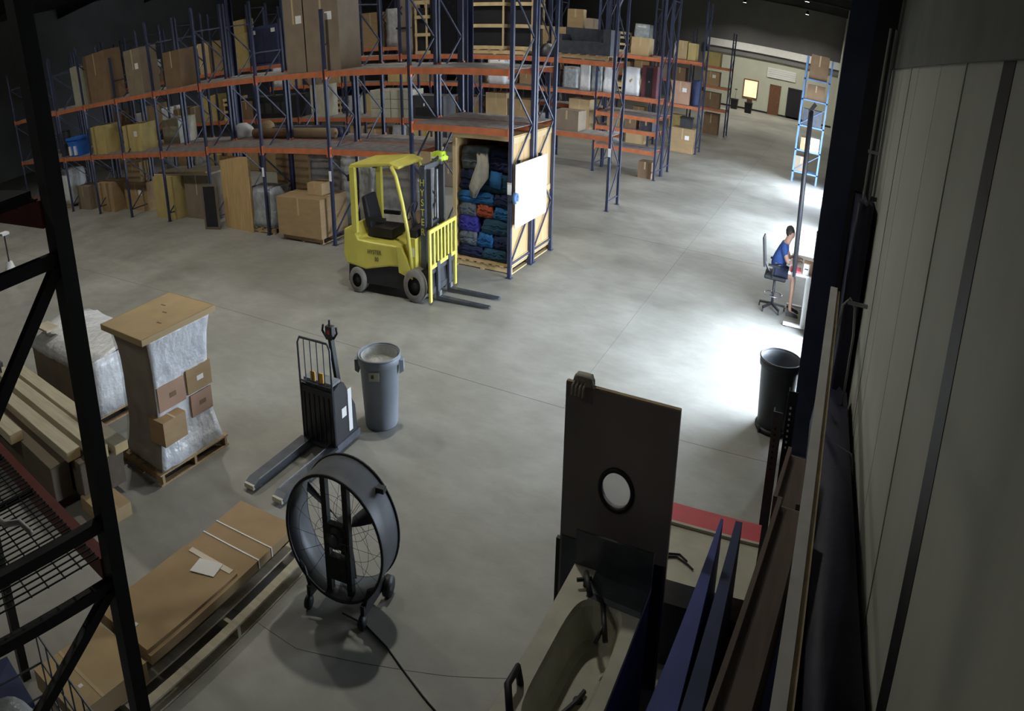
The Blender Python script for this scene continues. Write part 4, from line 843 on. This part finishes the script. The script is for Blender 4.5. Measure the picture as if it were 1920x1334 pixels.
MB().bx(SX0,SX1,SY1-.02,SY1+.0,SZ,SZ+.24).build('splash_back', 'steel_dark', t); MB().hexa([(-.12,SY1-.30,SZ),(SX1,SY1-.34,SZ),(SX1,SY1-.02,SZ),(-.12,SY1-.02,SZ)], [(-.12,SY1-.28,SZ+.03),(SX1,SY1-.32,SZ+.03),(SX1,SY1-.02,SZ+.05),(-.12,SY1-.02,SZ+.05)]).build('shelf', 'steel_dark', t)
t = thing('porthole_door', 'dark brown door leaf with round window standing behind the basin unit', 'door', (-1.215, 4.40, 0))
DW, DH, PR, PZ = .915, 2.06, .125, 1.45
b = MB(); n_ = 40
def rect_ring(y): 
    r_ = []
    for i in range(n_):
        a = 2*PI*i/n_ + PI/n_; c, s_ = math.cos(a), math.sin(a); k = min(DW/2/abs(c) if abs(c) > 1e-6 else 9, ((DH-PZ) if s_ > 0 else PZ)/abs(s_) if abs(s_) > 1e-6 else 9)
        r_.append((c*k, y, PZ+s_*k))
    return r_
def fixc(r_, y):   # put true corners in
    for cx, cz in ((DW/2,DH),(-DW/2,DH),(-DW/2,0),(DW/2,0)):
        i = min(range(n_), key=lambda q: (r_[q][0]-cx)**2+(r_[q][2]-cz)**2); r_[i] = (cx, y, cz)
    return r_
o0, o1 = fixc(rect_ring(-.02), -.02), fixc(rect_ring(.025), .025)
i0 = [(PR*math.cos(2*PI*i/n_+PI/n_), -.02, PZ+PR*math.sin(2*PI*i/n_+PI/n_)) for i in range(n_)]; i1 = [(x, .025, z) for x, y, z in i0]
vs = o0+i0+i1+o1; fs = []
for A, B in ((0,1),(1,2),(2,3),(3,0)): fs += [(A*n_+i, A*n_+(i+1) % n_, B*n_+(i+1) % n_, B*n_+i) for i in range(n_)]
b.add(vs, fs).build('leaf', 'door_brown', t)
MB().tube([(PR*1.08*math.cos(a), -.022, PZ+PR*1.08*math.sin(a)) for a in [2*PI*i/36 for i in range(36)]], .018, 8, True).build('window_gasket', 'black', t, True)
MB().lathe([(0,-.004),(PR,-.004),(PR,.004),(0,.004)], 36, (0,0,PZ), Matrix.Rotation(R(90),3,'X')).build('window_glass', 'glass_port', t)
box('edge_strip', 'black', -DW/2-.035, -DW/2, -.02, .02, 0, .98, t); box('top_edge', 'raw_edge', -DW/2, DW/2, -.015, .02, DH, DH+.006, t)
box('kick_plate', 'steel_dark', -DW/2+.02, DW/2-.02, -.028, -.021, .05, 1.02, t)
t = thing('work_glove', 'crumpled grey work glove on the top left corner of the door', 'glove', (-1.53, 4.40, DH+.006)); wavy_box(.16, .09, .06, .03, .2, seed=3, nx=4, nz=3).build('palm', 'blanket_cream', t, True)
for k in range(4): MB().tube([(-.06+k*.03,-.03,.03),(-.07+k*.03,-.07,.0),(-.07+k*.03,-.085,-.05)], .011, 6).build('finger', 'blanket_cream', t, True)
MB().tube([(.07,-.02,.03),(.10,-.05,.01)], .012, 6).build('finger', 'blanket_cream', t, True)
t = thing('chest', 'cream topped chest with a red band behind the porthole door', 'chest', (-.55, 5.18, 0))
MB().bx(-.44,.46,-.50,.44,0,.55).build('base', 'dark_grey', t); MB().bx(-.46,.48,-.52,.20,.55,.74).build('top', 'cream', t); MB().bx(-.46,.48,.20,.46,.55,.76).build('red_band', 'red', t); box('edge_strip', 'cream', -.46, .48, .17, .20, .74, .765, t)
MB().tube([(-.36,-.30,.75),(-.22,-.24,.75),(-.10,-.30,.75),(-.05,-.34,.75)], .008, 5).build('wire_hook', 'black', t); MB().tube([(-.34,-.24,.75),(-.20,-.20,.75),(-.12,-.26,.75)], .008, 5).build('wire_hook', 'black', t)
def sheet(name, label, m, far, near, th, drop, lean=0.0, cat='board', edge=None, group=None, taper=1.0):
    """a board standing on its long edge; far / near are the ends of its top edge, drop = height"""
    far, near = Vector(far), Vector(near); d = (near-far); side = Vector((-d.y, d.x, 0)).normalized()*th
    if side.x < 0: side = -side
    fs_ = side*taper
    lo = Vector((lean, 0, -drop)); t = thing(name, label, cat, (far.x, far.y, max(0, far.z-drop)), 0, group); o_ = t.location.copy()
    P = lambda v: tuple(Vector(v)-o_)
    MB().hexa([P(near+lo), P(near+lo+side), P(far+lo+fs_), P(far+lo)], [P(near), P(near+side), P(far+fs_), P(far)]).build('board', m, t)
    if edge: e_ = Vector((0,0,.004)); MB().hexa([P(near), P(near+side), P(far+fs_), P(far)], [P(near+e_), P(near+side+e_), P(far+fs_+e_), P(far+e_)]).build('edge', edge, t)
    return t
t = sheet('padded_board', 'royal blue padded board leaning beside the basin unit', 'blue_board', (-.39,4.60,1.33), (-.56,2.1,1.33), .22, 1.33, .0, edge='blue_board', taper=.1)
t = sheet('padded_board', 'navy blue padded board right of the royal blue one', 'blue_deep', (-.27,4.62,1.33), (-.36,2.1,1.33), .14, 1.33, .0, edge='blue_deep', taper=.4)
sheet('thin_panel', 'thin dark panel with white edge in front of the blue boards', 'brown_board', (-.43,3.25,1.10), (-.47,2.1,1.10), .04, 1.10, 0, edge='white')
def channel(label, far, near, w, drop, m='brown_board'):
    far, near = Vector(far), Vector(near); d = (far-near).normalized(); s = Vector((d.y, -d.x, 0)).normalized()
    t = thing('timber_channel', label, 'channel', (far.x, far.y, 0)); o_ = t.location.copy(); P = lambda v: tuple(Vector(v)-o_)
    for a, c, dz, nm in ((0, .035, 0, 'flange'), (w-.035, w, -.01, 'flange'), (.035, w-.035, -.06, 'web')):
        z_ = Vector((0,0,dz)); zz = Vector((0,0,-drop))
        MB().hexa([P(near+s*a+zz), P(near+s*c+zz), P(far+s*c+zz), P(far+s*a+zz)], [P(near+s*a+z_), P(near+s*c+z_), P(far+s*c+z_), P(far+s*a+z_)]).build(nm, m, t)
        f_ = d*.004; MB().hexa([P(far+s*a+z_-Vector((0,0,.03))), P(far+s*c+z_-Vector((0,0,.03))), P(far+s*c+z_-Vector((0,0,.03))+f_), P(far+s*a+z_-Vector((0,0,.03))+f_)], [P(far+s*a+z_), P(far+s*c+z_), P(far+s*c+z_+f_), P(far+s*a+z_+f_)]).build('raw_end', 'raw_edge', t)
    return t
channel('long brown timber channel with raw cut end, nearer of two by the wall', (.04,4.75,1.50), (-.27,2.0,1.50), .23, 1.5)
channel('long brown timber channel with raw cut end, farther one behind the nearer', (.08,5.60,1.46), (.00,4.82,1.46), .23, 1.46)
sheet('foam_board', 'mid blue foam board between the timber channel and the white moulding', 'blue_board', (.17,4.3,1.05), (.04,2.0,1.05), .05, 1.05)
t = thing('white_moulding', 'long white moulding running along the boards towards the column', 'moulding', (.30, 5.0, 0)); MB().bar((.10,2.75,2.12),(-.15,-3.0,1.52),.085,.07).build('face', 'pole_white', t); MB().bar((.16,2.75,2.10),(-.085,-3.0,1.50),.035,.05).build('ragged_edge', 'raw_edge', t)
for y, z in ((1.8, 1.98), (-2.2, 1.57)): MB().bar((.06 if y > 0 else -.12, y, 0), (.06 if y > 0 else -.12, y, z), .05, .05).build('rest', 'black', t)
t = thing('tarp_stack', 'dark navy tarpaulin covered stack against the panelled wall', 'tarpaulin', (.545, 4.9, 0)); wavy_box(.40, 5.8, 1.25, .02, .03, nx=8, nz=5, seed=66).build('tarpaulin', 'tarp', t, True); MB().tube([(.19,1.2,1.2),(.225,1.15,1.15),(.23,1.05,.95),(.23,.9,.6)], .012, 6).build('strap', 'dark_grey', t); MB().tube([(-.2,1.6,1.235),(.20,1.3,1.235),(.23,1.1,1.1)], .02, 6).build('strap', 'dark_grey', t)
for i, (x, y, h, m) in enumerate(((-.06,6.2,1.45,'steel_dark'),(.07,6.45,1.55,'black'))):
    t = thing('steel_angle', '%s leaning in front of the black trash can' % ('grey steel angle post', 'black perforated steel post')[i], 'post', (x, y, 0)); MB().prism([(-.05,0),(.05,0),(.05,.015),(-.035,.015),(-.035,.09),(-.05,.09)], 0, h, 'z').build('angle', m, t)
    for k in range(8): box('slot', 'white' if i else 'black', -.02, .0, -.003, .0, h-.5+k*.05, h-.48+k*.05, t)
t = thing('dock_curtain', 'dark bunched dock curtain hanging between the column and the pale panels', 'curtain', (.64, 8.30, .35)); wavy_box(.20, .9, 2.6, .03, .02, nx=6, nz=8, seed=71).build('cloth', 'tarp', t, True); MB().cyl((0,-.5,2.62),(0,.5,2.62),.02).build('rod', 'steel_dark', t); box('bracket', 'steel_dark', -.02, .155, -.02, .02, 2.60, 2.64, t)
t = thing('hose_loop', 'grey hose hooked over a peg beside the navy column', 'hose', (.60, 6.9, 0)); MB().tube([(-.17,.3,.0),(-.16,.3,1.6),(-.10,.3,2.15),(-.03,.3,2.22),(.04,.3,2.15),(.07,.3,1.9),(.06,.3,1.2)], .014, 8).build('hose', 'conduit', t, True); box('peg', 'steel', -.05, .18, .28, .32, 2.17, 2.20, t)

# ================================================================== DESK CORNER WITH A PERSON
t = thing('standing_desk', 'white topped height-adjustable desk against the dock wall', 'desk', (.22, 13.95, 0))
box('desktop', 'white', -.52, .55, -.72, .72, .88, .915, t)
for y in (-.58, .58):
    box('leg', 'white', -.14, -.04, y-.035, y+.035, .06, .88, t); box('foot', 'white', -.50, .42, y-.04, y+.04, .02, .06, t); box('foot_pad', 'black', -.49, -.43, y-.03, y+.03, 0, .02, t); box('foot_pad', 'black', .35, .41, y-.03, y+.03, 0, .02, t)
box('crossbar', 'steel', -.12, -.06, -.55, .55, .80, .86, t)
t = thing('red_folder', 'red folder lying on the near edge of the white desk', 'folder', (-.16, 13.42, .915)); box('cover', 'red', -.11, .11, -.15, .15, 0, .03, t); box('pages', 'paper', -.10, .112, -.145, .145, .008, .022, t)
carton('small pinkish box with white label on the desk', .0, .24, 13.30, 13.52, .915, 1.10, 'card_pink', 'tape', lbl=False); 
t = thing('white_sheet', 'white card propped against the small pinkish desk box', 'paper', (.06, 13.295, .915)); box('sheet', 'paper', -.06, .06, -.008, 0, 0, .17, t); box('print', 'dark_grey', -.04, .04, -.010, -.008, .08, .10, t)
t = thing('monitor', 'black computer monitor on the white desk', 'monitor', (.20, 13.95, .915)); box('stand', 'black', -.08, .10, -.12, .12, 0, .015, t); box('neck', 'black', .0, .04, -.03, .03, .015, .25, t); box('screen', 'screen', -.02, .02, -.30, .30, .18, .56, t)
t = thing('printer', 'dark grey printer at the wall end of the desk', 'printer', (.52, 13.65, .915)); MB().bx(-.2,.2,-.2,.2,0,.30).build('body', 'dark_grey', t); box('tray', 'black', -.26, -.2, -.15, .15, .05, .08, t)
t = thing('small_sign', 'little red and white sign standing behind the printer', 'sign', (.44, 14.0, .915)); box('board', 'white', -.015, .015, -.1, .1, .45, .68, t); box('red_stripe', 'red', -.018, .018, -.1, .1, .62, .68, t); MB().cyl((0,0,0),(0,0,.46),.012).build('post', 'black', t)
t = thing('black_pole', 'tall black pole with a small head clamped to the desk edge', 'pole', (-.18, 13.27, 0)); MB().cyl((0,-.03,.86),(-.09,-.03,3.45),.05,n=12).build('pole', 'black', t, True); box('clamp', 'steel_dark', -.05, .05, -.07, .02, .86, .93, t); MB().bar((-.12,-.03,3.42),(-.02,-.03,3.56),.09,.07).build('head', 'black', t)
t = thing('potted_plant', 'small green plant on the wall ledge behind the desk', 'plant', (.58, 14.45, .915)); MB().lathe([(0,0),(.07,0),(.09,.14),(.08,.14),(0,.12)], 16).build('pot', 'white', t, True)
rnd = random.Random(3)
for k in range(12):
    a = rnd.uniform(0, 2*PI); r_ = rnd.uniform(.06,.16); h_ = rnd.uniform(.35,.75); b = MB(); b.add([(0,0,.1),(r_*.5*math.cos(a)-.02,r_*.5*math.sin(a),.1+h_*.5),(r_*math.cos(a),r_*math.sin(a),.1+h_),(r_*.5*math.cos(a)+.02,r_*.5*math.sin(a)+.01,.1+h_*.5)], [(0,1,2,3)]); lf = b.build('leaf', 'hivis' if k % 3 == 0 else 'cream_dark', t); lf.modifiers.new('s', 'SOLIDIFY').thickness = .004
# drafting chair
t = thing('drafting_chair', 'black swivel drafting chair with mesh back at the desk', 'chair', (-.60, 14.12, 0))
for k in range(5):
    a = 2*PI*k/5+.3; MB().bar((0,0,.11),(.30*math.cos(a),.30*math.sin(a),.075),.045,.035).build('base_arm', 'black', t); MB().cyl((.30*math.cos(a)-.015,.30*math.sin(a),.03),(.30*math.cos(a)+.015,.30*math.sin(a),.03),.03).build('caster', 'black', t)
MB().cyl((0,0,.09),(0,0,.56),.028).build('gas_column', 'dark_grey', t, True); MB().tube([(.20*math.cos(a),.20*math.sin(a),.27) for a in [2*PI*i/24 for i in range(24)]], .011, 6, True).build('foot_ring', 'steel', t, True)
for k in range(3): a = 2*PI*k/3; MB().cyl((.03*math.cos(a),.03*math.sin(a),.27),(.20*math.cos(a),.20*math.sin(a),.27),.008).build('ring_spoke', 'steel', t)
bevel(box('seat', 'black', -.23, .25, -.25, .25, .56, .64, t), .03, 3)
bk = MB().hexa([(-.27,-.22,.74),(-.23,-.22,.74),(-.23,.22,.74),(-.27,.22,.74)], [(-.36,-.20,1.22),(-.32,-.20,1.22),(-.32,.20,1.22),(-.36,.20,1.22)]).build('backrest', 'black', t); bevel(bk, .015); MB().bar((-.1,0,.57),(-.27,0,.80),.06,.03).build('back_support', 'dark_grey', t)
for s in (-1, 1): MB().tube([(-.05,s*.27,.60),(-.05,s*.29,.80)], .014, 6).build('arm_post', 'black', t); box('armrest', 'black', -.16, .10, s*.29-.03, s*.29+.03, .80, .83, t)
# person
def skin(name, m, pts, edges, parent=None, sub=2, loc=(0,0,0)):
    me = bpy.data.meshes.new(name); me.from_pydata([p[:3] for p in pts], edges, []); o = link(name, me, parent, loc)
    o.modifiers.new('skin', 'SKIN')
    bpy.context.view_layer.update()
    sv = me.skin_vertices
    if not sv:
        bpy.context.view_layer.objects.active = o; o.modifiers.clear(); bpy.ops.object.modifier_add(type='SKIN'); sv = me.skin_vertices
    for i, p in enumerate(pts):
        rr = p[3]; sv[0].data[i].radius = (rr, rr) if not isinstance(rr, tuple) else rr
        sv[0].data[i].use_root = (i == 0)
    md = o.modifiers.new('sub', 'SUBSURF'); md.levels = sub; md.render_levels = sub
    me.materials.append(MATS[m]); 
    for md_ in o.modifiers:
        if md_.type == 'SKIN': md_.use_smooth_shade = True
    return o
pp = thing('person', 'person in blue shirt and dark shorts seated at the desk, leaning forward', 'person', (-.60, 14.12, 0))
P_ = [(0,0,.72,.13),(.04,0,.88,.125),(.12,0,1.08,.135),(.175,0,1.20,.075),(.20,0,1.25,.066),(.235,0,1.325,.092),(.235,0,1.405,.088),(.325,0,1.325,.018),(.22,.092,1.345,.02),(.22,-.092,1.345,.02)]
E_ = [(0,1),(1,2),(2,3),(3,4),(4,5),(5,6),(5,7),(5,8),(5,9)]
for s in (-1, 1):
    i = len(P_); P_ += [(.12,s*.16,1.12,.062),(.20,s*.22,.98,.05),(.26,s*.24,.90,.042),(.36,s*.19,.935,.036),(.44,s*.14,.95,.028),(.49,s*.12,.95,.032)]
    E_ += [(2,i),(i,i+1),(i+1,i+2),(i+2,i+3),(i+3,i+4),(i+4,i+5)]
    for k in range(4):
        j = len(P_); dy = (-.027+.018*k)*1.0; P_ += [(.52,s*.12+dy,.955,.0095),(.552-.004*abs(k-1.5),s*.12+dy*1.1,.948,.009),(.570-.006*abs(k-1.5),s*.12+dy*1.1,.932,.008)]; E_ += [(i+5,j),(j,j+1),(j+1,j+2)]
    j = len(P_); P_ += [(.475,s*.12-s*.035,.945,.011),(.505,s*.12-s*.05,.938,.010)]; E_ += [(i+5,j),(j,j+1)]
    i = len(P_); P_ += [(.04,s*.10,.70,.095),(.24,s*.13,.69,.08),(.40,s*.14,.67,.062),(.41,s*.14,.42,.052),(.41,s*.14,.14,.036),(.43,s*.14,.06,.04),(.54,s*.14,.045,.032)]
    E_ += [(0,i)] + [(i+q, i+q+1) for q in range(6)]
body = skin('body', 'skin', P_, E_, pp)
S_ = [(-.01,0,.68,.165),(.03,0,.88,.155),(.12,0,1.08,.165),(.165,0,1.17,.10),(.12,.16,1.12,.078),(.19,.215,.99,.066),(.12,-.16,1.12,.078),(.19,-.215,.99,.066)]
skin('shirt', 'shirt', S_, [(0,1),(1,2),(2,3),(2,4),(4,5),(2,6),(6,7)], pp)
H_ = [(0,0,.73,.152),(.05,.10,.70,.112),(.22,.125,.69,.098),(.33,.135,.675,.085),(.05,-.10,.70,.112),(.22,-.125,.69,.098),(.33,-.135,.675,.085)]
skin('shorts', 'shorts', H_, [(0,1),(1,2),(2,3),(0,4),(4,5),(5,6)], pp)
MB().lathe([(0,.115),(.05,.105),(.088,.06),(.098,.01),(.092,-.04)], 20, (.215,0,1.37), Matrix.Rotation(R(-22),3,'Y')).build('hair', 'hair', pp, True)
for s in (-1, 1):
    o = MB().cyl((.308,s*.032,1.355),(.318,s*.032,1.355),.011,n=10).build('eye', 'hair', body)
    MB().hexa([(.36,s*.14-.045,.0),(.62,s*.14-.045,.0),(.62,s*.14+.045,.0),(.36,s*.14+.045,.0)], [(.37,s*.14-.042,.10),(.58,s*.14-.04,.055),(.58,s*.14+.04,.055),(.37,s*.14+.042,.10)]).build('shoe', 'shoe', pp)
MB().bx(.312,.318,-.022,.022,1.284,1.290).build('mouth', 'red_cart', body)
# ================================================================== BLUE SHELVING FURTHER DOWN THE WALL
t = thing('steel_shelving', 'light blue steel shelving unit standing past the desk by the wall', 'shelving', (-.55, 32.0, 0))
for x in (-.58, .58):
    for y in (-.4, .4): box('post', 'blue_steel', x-.04, x+.04, y-.04, y+.04, 0, 4.6, t)
for z in (.35, 1.15, 2.05, 3.0, 3.75): box('shelf', 'blue_steel', -.62, .62, -.44, .44, z, z+.05, t)
for z in (.4, 2.1): MB().bar((-.58,-.42,z),(.58,-.42,z+.7),.03,.02).build('brace', 'blue_steel', t)
for i, (x, z, w, h, m, lab) in enumerate(((-.25,.40,.6,.55,'card_grey','grey brown box on the bottom shelf of the blue shelving'),(.25,1.20,.5,.5,'white','white box on the second shelf of the blue shelving'),(-.22,1.20,.35,.45,'card','tan box left of the white box on the blue shelving'),(.0,2.10,.9,.6,'steel_dark','dark grey crate on the third shelf of the blue shelving'),(.0,3.05,.8,.55,'card_dark','dark brown box on the fourth shelf of the blue shelving'),(.0,3.80,.85,.9,'card_dark','tall dark brown box on top of the blue shelving'))):
    carton(lab, -.55+x-w/2, -.55+x+w/2, 31.65, 32.35, z, z+h, m)
# ================================================================== HIGH-BAY LAMPS
def high_bay(x, y, where, z=8.3, p=1.0, sp=150):
    t = thing('high_bay_lamp', 'round high-bay lamp hanging %s' % where, 'lamp', (x, y, z), 0, 'high-bay lamps under the roof')
    MB().lathe([(.0,.30),(.10,.30),(.14,.12),(.22,.05),(.22,.0),(.20,.0),(.18,.04)], 24).build('housing', 'dark_grey', t, True)
    MB().lathe([(0,.012),(.19,.012)], 24).build('diffuser', 'lamp_glass', t)
    MB().cyl((0,0,.3),(0,0,9.2-z),.012,n=6).build('hanger', 'steel', t)
    ld = bpy.data.lights.new('high_bay_light', 'AREA'); ld.shape = 'DISK'; ld.size = .40; ld.spread = R(sp); ld.energy = LAMP_W*p; ld.color = (1.0, .965, .85)
    lo = bpy.data.objects.new('high_bay_light', ld); COL.objects.link(lo); lo.parent = t; lo.location = (0, 0, -.01)
aisle = ['in the front aisle', 'between the first and second racks', 'between the second and third racks', 'between the third and fourth racks', 'between the fourth and fifth racks', 'beyond the fifth rack']
for r_, (y, xs) in enumerate(((8.0, (-5.2, -12.5, -20.5, -28.0)), (17.0, (-2.6, -10.0, -18.0, -26.0)), (23.0, (-8.0, -16.0, -25.0)), (30.0, (-2.6, -11.0, -20.0)), (39.0, (-2.6, -11.0)), (54.0, (-2.6, -9.0)), (66.0, (-3.0, -9.0)))):
    for i, x in enumerate(xs): high_bay(x, y, '%s, %s from the dock wall' % (aisle[r_] if r_ < 6 else 'close to the office wall', ORD[i]), sp=(128 if (r_, i) == (0, 0) else 150), p=(1.08 if (r_, i) == (0, 0) else 1.45 if r_ == 0 else 2.6 if r_ == 6 else 1.5 if r_ == 5 else 1.0) * (1.0 if x > -15 else .7))
high_bay(-7.5, -2.5, 'as added fill on the camera side behind the near left rack', p=0.6, sp=160)  # unseen fill lamp, added to lift the porthole door and boards
